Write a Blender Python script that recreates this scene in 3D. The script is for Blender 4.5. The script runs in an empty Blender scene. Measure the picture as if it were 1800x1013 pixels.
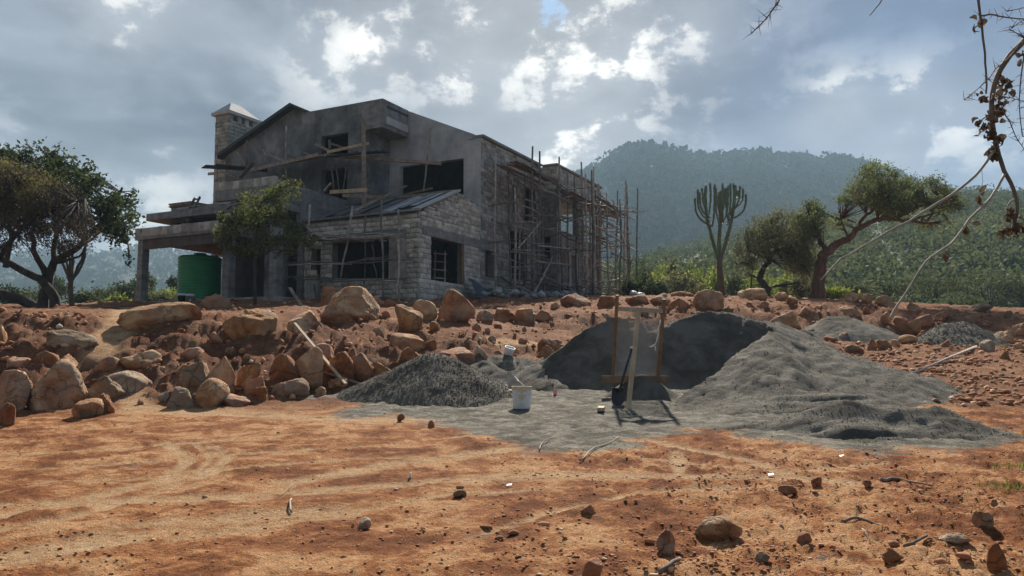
import bpy, bmesh, math, random
import numpy as np
from mathutils import Vector, Matrix

# ------------------------------------------------------------------ camera, world, sun, exposure
scene = bpy.context.scene
COL = scene.collection
F, YH, CX, CY, HC = 1400.0, 630.0, 900.0, 506.5, 1.5       # photograph: focal length, horizon row, centre, eye height
PITCH = math.atan((YH - CY) / F)
cam_data = bpy.data.cameras.new('camera')
cam_data.sensor_width = 36.0
cam_data.lens = 36.0 * F / 1800.0
cam_data.clip_start = 0.05
cam_data.clip_end = 8000.0
cam = bpy.data.objects.new('camera', cam_data)
COL.objects.link(cam)
cam.location = (0, 0, HC)
cam.rotation_euler = (math.pi / 2 + PITCH, 0, 0)
scene.camera = cam

SUN_AZ, SUN_EL = math.radians(7.0), math.radians(37.0)      # azimuth to the right of straight ahead
sun_dir = Vector((math.sin(SUN_AZ) * math.cos(SUN_EL), math.cos(SUN_AZ) * math.cos(SUN_EL), math.sin(SUN_EL)))
sun_data = bpy.data.lights.new('sun', 'SUN')
sun_data.energy = 4.9
sun_data.angle = math.radians(1.2)
sun_data.color = (1.0, 0.92, 0.80)
sun = bpy.data.objects.new('sun', sun_data)
COL.objects.link(sun)
sun.rotation_euler = sun_dir.to_track_quat('Z', 'Y').to_euler()

scene.view_settings.view_transform = 'Standard'
scene.view_settings.look = 'None'
scene.view_settings.gamma = 1.0
scene.view_settings.use_curve_mapping = False
scene.view_settings.exposure = 0.98
try:
    scene.cycles.use_denoising = True
    scene.cycles.max_bounces = 6
    scene.cycles.diffuse_bounces = 4
    scene.cycles.volume_bounces = 0
    scene.cycles.transparent_max_bounces = 6
    scene.cycles.caustics_reflective = False
    scene.cycles.caustics_refractive = False
except Exception:
    pass


def ray(px, py):
    xc = (px - CX) / F
    yc = (CY - py) / F
    return np.array([xc, math.cos(PITCH) - yc * math.sin(PITCH), math.sin(PITCH) + yc * math.cos(PITCH)])


def at(px, py, d):
    """point of the place seen at a pixel of the photograph, d metres ahead"""
    r = ray(px, py)
    return np.array([0, 0, HC]) + r * (d / r[1])


class N:
    """small helper for node trees"""
    def __init__(self, tree):
        self.t = tree
        tree.nodes.clear()

    def new(self, kind, **kw):
        n = self.t.nodes.new(kind)
        for k, v in kw.items():
            setattr(n, k, v)
        return n

    def link(self, a, b):
        self.t.links.new(a, b)

    def put(self, sock, v):
        if isinstance(v, bpy.types.NodeSocket):
            self.link(v, sock)
        else:
            sock.default_value = v

    def math(self, op, a, b=0.0, c=None, clamp=False):
        n = self.new('ShaderNodeMath', operation=op, use_clamp=clamp)
        self.put(n.inputs[0], a)
        self.put(n.inputs[1], b)
        if c is not None:
            self.put(n.inputs[2], c)
        return n.outputs[0]

    def ss(self, v, lo, hi, a=0.0, b=1.0):
        n = self.new('ShaderNodeMapRange', interpolation_type='SMOOTHSTEP')
        self.put(n.inputs['Value'], v)
        n.inputs['From Min'].default_value = lo
        n.inputs['From Max'].default_value = hi
        n.inputs['To Min'].default_value = a
        n.inputs['To Max'].default_value = b
        return n.outputs[0]

    def mix(self, f, a, b, mode='MIX'):
        n = self.new('ShaderNodeMix', data_type='RGBA', blend_type=mode)
        self.put(n.inputs[0], f)
        for s, v in ((n.inputs[6], a), (n.inputs[7], b)):
            if isinstance(v, (tuple, list)):
                v = (*v[:3], 1.0)
            self.put(s, v)
        return n.outputs[2]

    def noise(self, vec, scale, detail=4.0, rough=0.55, dist=0.0, out='Fac'):
        n = self.new('ShaderNodeTexNoise')
        if vec is not None:
            self.link(vec, n.inputs['Vector'])
        n.inputs['Scale'].default_value = scale
        n.inputs['Detail'].default_value = detail
        n.inputs['Roughness'].default_value = rough
        n.inputs['Distortion'].default_value = dist
        return n.outputs[out]

    def mapping(self, vec, scale=(1, 1, 1), loc=(0, 0, 0), rot=(0, 0, 0)):
        n = self.new('ShaderNodeMapping')
        self.link(vec, n.inputs['Vector'])
        n.inputs['Scale'].default_value = scale
        n.inputs['Location'].default_value = loc
        n.inputs['Rotation'].default_value = rot
        return n.outputs[0]

    def ramp(self, fac, stops):
        n = self.new('ShaderNodeValToRGB')
        self.put(n.inputs[0], fac)
        e = n.color_ramp.elements
        while len(e) > 1:
            e.remove(e[-1])
        e[0].position = stops[0][0]
        e[0].color = (*stops[0][1], 1)
        for p, c in stops[1:]:
            x = e.new(p)
            x.color = (*c, 1)
        return n.outputs[0]


# sky: daylight behind a broken deck of cloud, brightest where the hidden sun stands
world = bpy.data.worlds.new('World')
scene.world = world
world.use_nodes = True
w = N(world.node_tree)
tc = w.new('ShaderNodeTexCoord')
dirv = tc.outputs['Generated']
sep = w.new('ShaderNodeSeparateXYZ')
w.link(dirv, sep.inputs[0])
zz = w.math('ADD', w.math('MAXIMUM', sep.outputs[2], 0.0), 0.17)
cmb = w.new('ShaderNodeCombineXYZ')
w.link(w.math('DIVIDE', sep.outputs[0], zz), cmb.inputs[0])
w.link(w.math('DIVIDE', sep.outputs[1], zz), cmb.inputs[1])
cp = cmb.outputs[0]


def lobe(px, py, sharp, amp):
    r = ray(px, py)
    r = r / np.linalg.norm(r)
    vm = w.new('ShaderNodeVectorMath', operation='DOT_PRODUCT')
    w.link(dirv, vm.inputs[0])
    vm.inputs[1].default_value = tuple(r)
    e = w.math('MULTIPLY', w.math('SUBTRACT', vm.outputs['Value'], 1.0), sharp)
    return w.math('MULTIPLY', w.math('POWER', 2.71828, e), amp)


def total(vals):
    s = vals[0]
    for v in vals[1:]:
        s = w.math('ADD', s, v)
    return s


warp = w.new('ShaderNodeVectorMath', operation='ADD')
wn = w.noise(w.mapping(cp, (1, 1, 1), (5.0, 9.0, 0)), 1.6, 3.0, 0.5, 0.0, out='Color')
wsc = w.new('ShaderNodeVectorMath', operation='SCALE')
w.link(wn, wsc.inputs[0])
wsc.inputs['Scale'].default_value = 0.45
w.link(cp, warp.inputs[0])
w.link(wsc.outputs[0], warp.inputs[1])
wp = warp.outputs[0]
n_big = w.noise(w.mapping(wp, (0.9, 1.1, 1.0), (3.1, 1.7, 0.0)), 1.25, 4.0, 0.5)
n_mid = w.noise(w.mapping(wp, (1.1, 1.0, 1.0), (7.7, 2.3, 0.0), (0, 0, 0.5)), 3.2, 8.0, 0.57)
n_fine = w.noise(w.mapping(dirv, (1, 1, 1.25), (1.3, 4.4, 0.6)), 9.0, 10.0, 0.64, 0.15)
glow = total([lobe(965, 10, 60.0, 0.8), lobe(655, 92, 1300.0, 0.7), lobe(560, 125, 1200.0, 0.5), lobe(805, 105, 1300.0, 0.7), lobe(925, 60, 900.0, 0.6),
              lobe(1000, 285, 800.0, 1.0), lobe(1070, 300, 900.0, 0.6), lobe(280, 365, 500.0, 0.55), lobe(110, 285, 400.0, 0.3), lobe(1483, 180, 1600.0, 0.9), lobe(1430, 235, 1400.0, 0.5),
              lobe(1605, 165, 1500.0, 0.6), lobe(1725, 200, 800.0, 0.7), lobe(1560, 288, 900.0, 0.9), lobe(215, 22, 900.0, 0.8), lobe(1085, 110, 900.0, 0.7), lobe(1050, 200, 1100.0, 0.5), lobe(1240, 35, 1300.0, 0.5), lobe(640, 10, 500.0, 0.4)])
wisps = total([w.math('MULTIPLY', n_fine, 0.66), w.math('MULTIPLY', n_mid, 0.34)])
g1 = w.math('MINIMUM', glow, 1.2)
edge = w.math('ADD', w.math('MULTIPLY', w.ss(wisps, 0.51, 0.56), 0.45), w.math('MULTIPLY', w.ss(wisps, 0.49, 0.64), 0.55))
bright = w.math('MULTIPLY', edge, g1)
soft = w.ss(w.math('ADD', w.math('MULTIPLY', n_big, 0.75), w.math('MULTIPLY', n_mid, 0.25)), 0.38, 0.62)
side = w.ss(sep.outputs[0], -0.05, 0.5)                       # thinner, bluer cloud towards the right
dark = w.mix(side, (0.062, 0.080, 0.116), (0.088, 0.136, 0.235))
light = w.mix(side, (0.225, 0.252, 0.298), (0.160, 0.222, 0.335))
body = w.mix(soft, dark, light)
low = w.math('MULTIPLY', w.ss(sep.outputs[2], 0.04, 0.26, 0.70, 0.0), w.ss(n_mid, 0.34, 0.62, 0.25, 1.0))
body = w.mix(low, body, (0.27, 0.305, 0.36))
body = w.mix(w.math('MULTIPLY', w.math('MINIMUM', glow, 1.0), 0.45), body, (0.43, 0.445, 0.46))
body = w.mix(0.55, body, w.ramp(w.math('ADD', w.math('MULTIPLY', n_fine, 0.6), w.math('MULTIPLY', n_mid, 0.4)), [(0.36, (0.70, 0.70, 0.71)), (0.50, (1.0, 1.0, 1.0)), (0.64, (1.35, 1.35, 1.34))]), 'MULTIPLY')
cloud = w.mix(w.math('MINIMUM', bright, 1.0), body, (0.90, 0.88, 0.82))
gap = w.ss(w.math('ADD', lobe(968, 4, 1700.0, 1.0), w.math('MULTIPLY', w.math('SUBTRACT', n_fine, 0.5), 3.2)), 0.62, 0.84)
gap = w.math('MULTIPLY', gap, w.ss(lobe(968, 4, 900.0, 1.0), 0.15, 0.4))
cloud = w.mix(w.math('MULTIPLY', gap, 0.7), cloud, (0.26, 0.44, 0.70))          # a hole of blue sky between the bright clouds
sky = w.new('ShaderNodeTexSky', sky_type='NISHITA')
sky.sun_disc = False
sky.sun_elevation = SUN_EL
sky.sun_rotation = SUN_AZ
sky.dust_density = 2.0
bg_sky = w.new('ShaderNodeBackground')
w.link(sky.outputs[0], bg_sky.inputs[0])
bg_sky.inputs[1].default_value = 0.08
bg_cloud = w.new('ShaderNodeBackground')
w.link(cloud, bg_cloud.inputs[0])
bg_cloud.inputs[1].default_value = 0.80
cover = 0.97
mixw = w.new('ShaderNodeMixShader')
mixw.inputs[0].default_value = cover
w.link(bg_sky.outputs[0], mixw.inputs[1])
w.link(bg_cloud.outputs[0], mixw.inputs[2])
wo = w.new('ShaderNodeOutputWorld')
w.link(mixw.outputs[0], wo.inputs[0])

# ------------------------------------------------------------------ helpers
rng = np.random.default_rng(7)
rnd = random.Random(11)
PERM = np.random.default_rng(3).permutation(512)


def _h(ix, iy, s):
    return PERM[(PERM[(ix + s * 57) & 511] + iy) & 511] / 511.0


def vnoise(x, y, s=0):
    x = np.asarray(x, float)
    y = np.asarray(y, float)
    ix = np.floor(x).astype(int)
    iy = np.floor(y).astype(int)
    fx = x - ix
    fy = y - iy
    fx = fx * fx * fx * (fx * (fx * 6 - 15) + 10)
    fy = fy * fy * fy * (fy * (fy * 6 - 15) + 10)
    a = _h(ix, iy, s) * (1 - fx) + _h(ix + 1, iy, s) * fx
    b = _h(ix, iy + 1, s) * (1 - fx) + _h(ix + 1, iy + 1, s) * fx
    return a * (1 - fy) + b * fy


def fbm(x, y, o=4, s=0, gain=0.5):
    t, a, n = 0.0, 1.0, 0.0
    for k in range(o):
        t = t + a * vnoise(x * 2 ** k + 13.7 * k, y * 2 ** k + 5.1 * k, s + k)
        n += a
        a *= gain
    return t / n * 2 - 1


def sstep(x, a, b):
    t = np.clip((np.asarray(x, float) - a) / (b - a), 0, 1)
    return t * t * (3 - 2 * t)


def link(o, parent=None):
    COL.objects.link(o)
    if parent is not None:
        o.parent = parent
    return o


def tag(o, label=None, cat=None, group=None, kind=None):
    if label:
        o['label'] = label
    if cat:
        o['category'] = cat
    if group:
        o['group'] = group
    if kind:
        o['kind'] = kind
    return o


def empty(name, loc, rotz=0.0, **kw):
    o = bpy.data.objects.new(name, None)
    o.empty_display_size = 0.2
    o.location = [float(v) for v in loc]
    o.rotation_euler = (0, 0, rotz)
    link(o)
    return tag(o, **kw)


def np_mesh(name, V, Fc, mat=None, smooth=False):
    """mesh from numpy arrays; Fc is (n,3) or (n,4)"""
    V = np.ascontiguousarray(V, dtype=np.float32)
    Fc = np.ascontiguousarray(Fc, dtype=np.int32)
    me = bpy.data.meshes.new(name)
    n, k = Fc.shape
    me.vertices.add(len(V))
    me.vertices.foreach_set('co', V.ravel())
    me.loops.add(n * k)
    me.loops.foreach_set('vertex_index', Fc.ravel())
    me.polygons.add(n)
    me.polygons.foreach_set('loop_start', np.arange(0, n * k, k, dtype=np.int32))
    me.polygons.foreach_set('loop_total', np.full(n, k, dtype=np.int32))
    if smooth:
        me.polygons.foreach_set('use_smooth', np.ones(n, dtype=bool))
    me.update(calc_edges=True)
    if mat:
        me.materials.append(mat)
    return me


def np_obj(name, V, Fc, mat=None, parent=None, smooth=False):
    return link(bpy.data.objects.new(name, np_mesh(name, V, Fc, mat, smooth)), parent)


class MB:
    """collects shapes of one part"""
    def __init__(self):
        self.v = []
        self.f = []
        self.s = []

    def add(self, vs, fs, smooth=False):
        k = len(self.v)
        self.v += [tuple(float(c) for c in p) for p in vs]
        self.f += [tuple(i + k for i in q) for q in fs]
        self.s += [smooth] * len(fs)

    def hexa(self, p):
        self.add(p, [(0, 3, 2, 1), (4, 5, 6, 7), (0, 1, 5, 4), (1, 2, 6, 5), (2, 3, 7, 6), (3, 0, 4, 7)])

    def box(self, lo, hi):
        x0, y0, z0 = lo
        x1, y1, z1 = hi
        self.hexa([(x0, y0, z0), (x1, y0, z0), (x1, y1, z0), (x0, y1, z0), (x0, y0, z1), (x1, y0, z1), (x1, y1, z1), (x0, y1, z1)])

    def beam(self, p, q, wd, ht, up=(0, 0, 1)):
        p, q = Vector(p), Vector(q)
        d = (q - p).normalized()
        u = Vector(up)
        sx = d.cross(u)
        if sx.length < 1e-3:
            sx = d.cross(Vector((1, 0, 0)))
        sx = sx.normalized() * wd / 2
        uz = sx.cross(d).normalized() * ht / 2
        self.hexa([p - sx - uz, p + sx - uz, q + sx - uz, q - sx - uz, p - sx + uz, p + sx + uz, q + sx + uz, q - sx + uz])

    def tube(self, pts, rad, n=6, smooth=True, cap=True, star=0.0):
        pts = [Vector([float(c) for c in p]) for p in pts]
        m = len(pts)
        if not hasattr(rad, '__len__'):
            rad = [rad] * m
        vs = []
        ref = None
        for i, p in enumerate(pts):
            d = (pts[min(i + 1, m - 1)] - pts[max(i - 1, 0)])
            d = d.normalized() if d.length > 1e-9 else Vector((0, 0, 1))
            if ref is None:
                ref = d.orthogonal().normalized()
            ref = (ref - d * ref.dot(d))
            ref = ref.normalized() if ref.length > 1e-6 else d.orthogonal().normalized()
            b = d.cross(ref)
            for k in range(n):
                t = 2 * math.pi * k / n
                r = rad[i] * (1 - star * (k % 2))
                vs.append(p + ref * (math.cos(t) * r) + b * (math.sin(t) * r))
        fs = []
        for i in range(m - 1):
            for k in range(n):
                a, b2 = i * n + k, i * n + (k + 1) % n
                fs.append((a, b2, b2 + n, a + n))
        if cap:
            fs.append(tuple(range(n - 1, -1, -1)))
            fs.append(tuple((m - 1) * n + k for k in range(n)))
        self.add(vs, fs, smooth)

    def lathe(self, prof, n=24, c=(0, 0, 0), smooth=True):
        vs, fs = [], []
        for r, z in prof:
            for k in range(n):
                t = 2 * math.pi * k / n
                vs.append((c[0] + r * math.cos(t), c[1] + r * math.sin(t), c[2] + z))
        for i in range(len(prof) - 1):
            for k in range(n):
                a, b2 = i * n + k, i * n + (k + 1) % n
                fs.append((a, b2, b2 + n, a + n))
        self.add(vs, fs, smooth)

    def mesh(self, name, mat=None):
        me = bpy.data.meshes.new(name)
        me.from_pydata(self.v, [], self.f)
        me.polygons.foreach_set('use_smooth', self.s)
        me.update()
        if mat:
            me.materials.append(mat)
        return me

    def build(self, name, mat, parent=None):
        return link(bpy.data.objects.new(name, self.mesh(name, mat)), parent)


# ------------------------------------------------------------------ materials
def principled(name):
    m = bpy.data.materials.new(name)
    m.use_nodes = True
    n = N(m.node_tree)
    b = n.new('ShaderNodeBsdfPrincipled')
    o = n.new('ShaderNodeOutputMaterial')
    n.link(b.outputs[0], o.inputs[0])
    b.inputs['Roughness'].default_value = 0.9
    b.inputs['Specular IOR Level'].default_value = 0.25
    return m, n, b


def bump(n, b, h, strength, dist):
    x = n.new('ShaderNodeBump')
    x.inputs['Strength'].default_value = strength
    x.inputs['Distance'].default_value = dist
    n.link(h, x.inputs['Height'])
    n.link(x.outputs[0], b.inputs['Normal'])


def noisy(name, stops, scale=3.0, rough=0.9, bscale=None, bstr=0.5, bdist=0.02, stretch=(1, 1, 1), rand=None, island=0.0, spec=0.25, detail=6.0, streak=0.0):
    """mottled material: ramp over noise, fine relief, a little variation from object to object or piece to piece"""
    m, n, b = principled(name)
    geo = n.new('ShaderNodeNewGeometry')
    tcn = n.new('ShaderNodeTexCoord')
    pos = n.mapping(tcn.outputs['Object'] if not rand else geo.outputs['Position'], stretch)
    f = n.noise(pos, scale, detail, 0.6, 0.2)
    c = n.ramp(f, stops)
    if streak:                                       # drips, trowel and form-work marks
        s1 = n.noise(n.mapping(pos, (4.5, 4.5, 0.30)), 1.0, 7.0, 0.7)
        s2 = n.noise(n.mapping(pos, (0.35, 0.35, 3.2)), 1.0, 6.0, 0.7)
        k = n.math('ADD', n.math('MULTIPLY', s1, 0.6), n.math('MULTIPLY', s2, 0.4))
        c = n.mix(streak, c, n.ramp(k, [(0.38, (0.45, 0.45, 0.45)), (0.5, (1, 1, 1)), (0.62, (1.5, 1.5, 1.48))]), 'MULTIPLY')
    if rand or island:
        oi = n.new('ShaderNodeObjectInfo')
        src = geo.outputs['Random Per Island'] if island else oi.outputs['Random']
        hsv = n.new('ShaderNodeHueSaturation')
        n.link(c, hsv.inputs['Color'])
        amt = island if island else rand
        n.link(n.ss(src, 0, 1, 1 - amt, 1 + amt), hsv.inputs['Value'])
        n.link(n.ss(src, 0, 1, 0.5 + 0.02 * amt, 0.5 - 0.02 * amt), hsv.inputs['Hue'])
        c = hsv.outputs[0]
    n.link(c, b.inputs['Base Color'])
    b.inputs['Roughness'].default_value = rough
    b.inputs['Specular IOR Level'].default_value = spec
    if bscale:
        bump(n, b, n.noise(pos, bscale, 5.0, 0.65), bstr, bdist)
    return m


def total_(vals, n):
    s = vals[0]
    for v in vals[1:]:
        s = n.math('ADD', s, v)
    return s


def leaf_mat(name, dark, light, scale=0.7, trans=0.3):
    m, n, b = principled(name)
    geo = n.new('ShaderNodeNewGeometry')
    tint = n.new('ShaderNodeAttribute', attribute_name='tint').outputs['Fac']
    f = total_([n.math('MULTIPLY', n.noise(geo.outputs['Position'], scale, 2.0), 0.6), n.math('MULTIPLY', geo.outputs['Random Per Island'], 0.42), n.math('MULTIPLY', tint, 0.22)], n)
    c = n.ramp(f, [(0.25, dark), (0.72, light)])
    n.link(c, b.inputs['Base Color'])
    b.inputs['Roughness'].default_value = 0.8
    b.inputs['Specular IOR Level'].default_value = 0.1
    if trans:
        t = n.new('ShaderNodeBsdfTranslucent')
        n.link(c, t.inputs[0])
        mx = n.new('ShaderNodeMixShader')
        mx.inputs[0].default_value = trans
        n.link(b.outputs[0], mx.inputs[1])
        n.link(t.outputs[0], mx.inputs[2])
        out = [x for x in n.t.nodes if x.type == 'OUTPUT_MATERIAL'][0]
        n.link(mx.outputs[0], out.inputs[0])
    return m


M = {}
M['plaster'] = noisy('plaster', [(0.36, (0.10, 0.10, 0.10)), (0.5, (0.165, 0.165, 0.16)), (0.66, (0.28, 0.275, 0.265))], 0.9, 0.9, 14, 0.5, 0.03, detail=9, streak=0.25)
M['plaster_pale'] = noisy('plaster_pale', [(0.34, (0.28, 0.28, 0.275)), (0.5, (0.41, 0.405, 0.395)), (0.68, (0.52, 0.515, 0.50))], 0.8, 0.9, 14, 0.5, 0.03, detail=9, streak=0.18)
M['concrete'] = noisy('concrete', [(0.3, (0.14, 0.137, 0.13)), (0.5, (0.22, 0.215, 0.20)), (0.75, (0.31, 0.30, 0.28))], 1.7, 0.9, 12, 0.6, 0.03, stretch=(1, 1, 2.2), detail=9, streak=0.55)
M['shaded_raw_wall'] = noisy('raw_wall_room_shade', [(0.3, (0.035, 0.036, 0.04)), (0.7, (0.07, 0.07, 0.072))], 2, 0.95, 12, 0.4, 0.02)  # unplastered inner walls, colour darkened to stand in for the shade indoors
M['mortar'] = noisy('mortar', [(0.3, (0.16, 0.152, 0.135)), (0.7, (0.245, 0.233, 0.21))], 4, 0.95, 20, 0.5, 0.02)
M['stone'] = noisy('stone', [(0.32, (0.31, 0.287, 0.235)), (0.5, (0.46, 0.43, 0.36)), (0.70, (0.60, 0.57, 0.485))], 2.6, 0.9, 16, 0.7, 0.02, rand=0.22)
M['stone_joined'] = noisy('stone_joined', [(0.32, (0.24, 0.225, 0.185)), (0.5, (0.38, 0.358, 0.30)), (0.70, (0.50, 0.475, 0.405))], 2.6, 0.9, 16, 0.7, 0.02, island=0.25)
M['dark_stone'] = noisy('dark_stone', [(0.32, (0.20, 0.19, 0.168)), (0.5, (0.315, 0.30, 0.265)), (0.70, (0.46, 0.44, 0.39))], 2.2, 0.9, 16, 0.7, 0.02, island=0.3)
M['rubble'] = noisy('rubble_stone', [(0.28, (0.15, 0.148, 0.14)), (0.5, (0.25, 0.245, 0.23)), (0.75, (0.40, 0.39, 0.36))], 3, 0.9, 16, 0.7, 0.02, island=0.4)
M['wood'] = noisy('weathered_wood', [(0.3, (0.13, 0.098, 0.07)), (0.5, (0.22, 0.17, 0.125)), (0.75, (0.34, 0.28, 0.21))], 5, 0.85, 25, 0.4, 0.01, rand=0.4)
M['pale_wood'] = noisy('pale_timber', [(0.3, (0.34, 0.25, 0.15)), (0.7, (0.52, 0.41, 0.27))], 6, 0.8, 25, 0.3, 0.005, stretch=(1, 1, 0.3))
M['brown_wood'] = noisy('brown_timber', [(0.3, (0.15, 0.09, 0.052)), (0.7, (0.27, 0.175, 0.105))], 5, 0.8, 25, 0.3, 0.005)
M['board'] = noisy('form_board', [(0.3, (0.075, 0.056, 0.046)), (0.7, (0.14, 0.105, 0.085))], 3, 0.85, 20, 0.3, 0.01)
M['pole'] = noisy('bush_pole', [(0.3, (0.13, 0.11, 0.093)), (0.5, (0.25, 0.215, 0.182)), (0.75, (0.44, 0.39, 0.335))], 3.5, 0.9, 30, 0.4, 0.01, rand=0.5)
M['roof'] = noisy('roof_sheet', [(0.3, (0.03, 0.032, 0.035)), (0.7, (0.065, 0.068, 0.072))], 2, 0.7, 10, 0.2, 0.01)
M['pale_roof'] = noisy('pale_roof_sheet', [(0.3, (0.24, 0.24, 0.245)), (0.7, (0.42, 0.42, 0.42))], 2, 0.5, 10, 0.2, 0.01, rand=0.3)
M['grey_roof'] = noisy('grey_roof_sheet', [(0.3, (0.085, 0.084, 0.083)), (0.7, (0.18, 0.176, 0.17))], 2, 0.5, 10, 0.2, 0.01, rand=0.45)
M['cap'] = noisy('chimney_cap', [(0.3, (0.36, 0.35, 0.335)), (0.7, (0.50, 0.49, 0.47))], 1.6, 0.85, 14, 0.3, 0.01)
M['tank'] = noisy('green_plastic', [(0.3, (0.014, 0.185, 0.060)), (0.7, (0.026, 0.265, 0.095))], 1.2, 0.42, None, spec=0.45)
M['white_plastic'] = noisy('white_plastic', [(0.3, (0.62, 0.63, 0.63)), (0.7, (0.80, 0.80, 0.79))], 5, 0.5, None, spec=0.4)
M['stain'] = noisy('cement_stain', [(0.3, (0.55, 0.45, 0.28)), (0.7, (0.70, 0.60, 0.42))], 18, 0.9)
M['pink'] = noisy('pink_plastic', [(0.3, (0.70, 0.22, 0.22)), (0.7, (0.80, 0.33, 0.32))], 12, 0.6)
M['sack'] = noisy('sack_cloth', [(0.3, (0.36, 0.31, 0.27)), (0.7, (0.58, 0.53, 0.48))], 9, 0.9, 50, 0.4, 0.01)
M['tarp'] = noisy('blue_tarp', [(0.3, (0.025, 0.035, 0.05)), (0.7, (0.06, 0.08, 0.10))], 4, 0.6)
M['metal'] = noisy('dark_metal', [(0.3, (0.012, 0.013, 0.02)), (0.7, (0.028, 0.03, 0.042))], 6, 0.5, spec=0.5)
M['wire'] = noisy('grey_wire', [(0.3, (0.32, 0.325, 0.32)), (0.7, (0.46, 0.46, 0.45))], 6, 0.6)
M['bark'] = noisy('dark_bark', [(0.3, (0.03, 0.026, 0.022)), (0.6, (0.075, 0.062, 0.052)), (0.8, (0.15, 0.13, 0.11))], 7, 0.95, 22, 0.9, 0.04, stretch=(1, 1, 0.35))
M['red_bark'] = noisy('red_bark', [(0.3, (0.07, 0.042, 0.030)), (0.55, (0.15, 0.082, 0.055)), (0.8, (0.27, 0.17, 0.12))], 5, 0.95, 16, 0.9, 0.05, stretch=(1, 1, 0.3))
M['twig'] = noisy('twig_bark', [(0.3, (0.11, 0.082, 0.065)), (0.7, (0.24, 0.185, 0.15))], 12, 0.85, 60, 0.3, 0.004)
M['pale_twig'] = noisy('pale_twig_bark', [(0.3, (0.26, 0.22, 0.17)), (0.7, (0.44, 0.39, 0.31))], 9, 0.8, 60, 0.3, 0.004)
M['dead_leaf'] = leaf_mat('dead_leaf', (0.055, 0.042, 0.032), (0.17, 0.125, 0.09), 6, 0.2)
M['cactus'] = noisy('cactus_skin', [(0.3, (0.095, 0.125, 0.075)), (0.7, (0.165, 0.195, 0.115))], 3, 0.6, 12, 0.3, 0.02)
M['cactus_bark'] = noisy('cactus_bark', [(0.3, (0.09, 0.07, 0.05)), (0.7, (0.17, 0.135, 0.10))], 3, 0.9, 12, 0.6, 0.03)
M['leaf_dark'] = leaf_mat('dark_leaf', (0.026, 0.042, 0.016), (0.085, 0.11, 0.042), 0.8, 0.35)
M['leaf_thorn'] = leaf_mat('thorn_leaf', (0.11, 0.105, 0.035), (0.26, 0.235, 0.08), 0.8, 0.35)
M['twig_mass'] = leaf_mat('dry_twig_mass', (0.06, 0.048, 0.034), (0.15, 0.12, 0.08), 0.9, 0.1)
M['leaf_olive'] = leaf_mat('olive_leaf', (0.05, 0.072, 0.022), (0.175, 0.19, 0.06), 1.2, 0.42)
M['leaf_grey'] = leaf_mat('grey_green_leaf', (0.085, 0.092, 0.042), (0.23, 0.23, 0.115), 0.9, 0.4)
M['leaf_acacia'] = leaf_mat('acacia_leaf', (0.072, 0.095, 0.034), (0.20, 0.225, 0.085), 0.9, 0.45)
M['leaf_bright'] = leaf_mat('bright_leaf', (0.10, 0.14, 0.025), (0.30, 0.34, 0.065), 0.8, 0.45)
M['leaf_bush'] = leaf_mat('bush_leaf', (0.058, 0.080, 0.034), (0.13, 0.152, 0.062), 0.5, 0.3)
M['leaf_forest'] = leaf_mat('forest_leaf', (0.035, 0.055, 0.022), (0.08, 0.10, 0.038), 0.02, 0.0)
for _n in M['leaf_forest'].node_tree.nodes:
    if _n.type == 'BSDF_PRINCIPLED':
        _n.inputs['Specular IOR Level'].default_value = 0.0
M['grass'] = leaf_mat('grass_blade', (0.08, 0.13, 0.02), (0.22, 0.28, 0.06), 3, 0.4)


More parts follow.
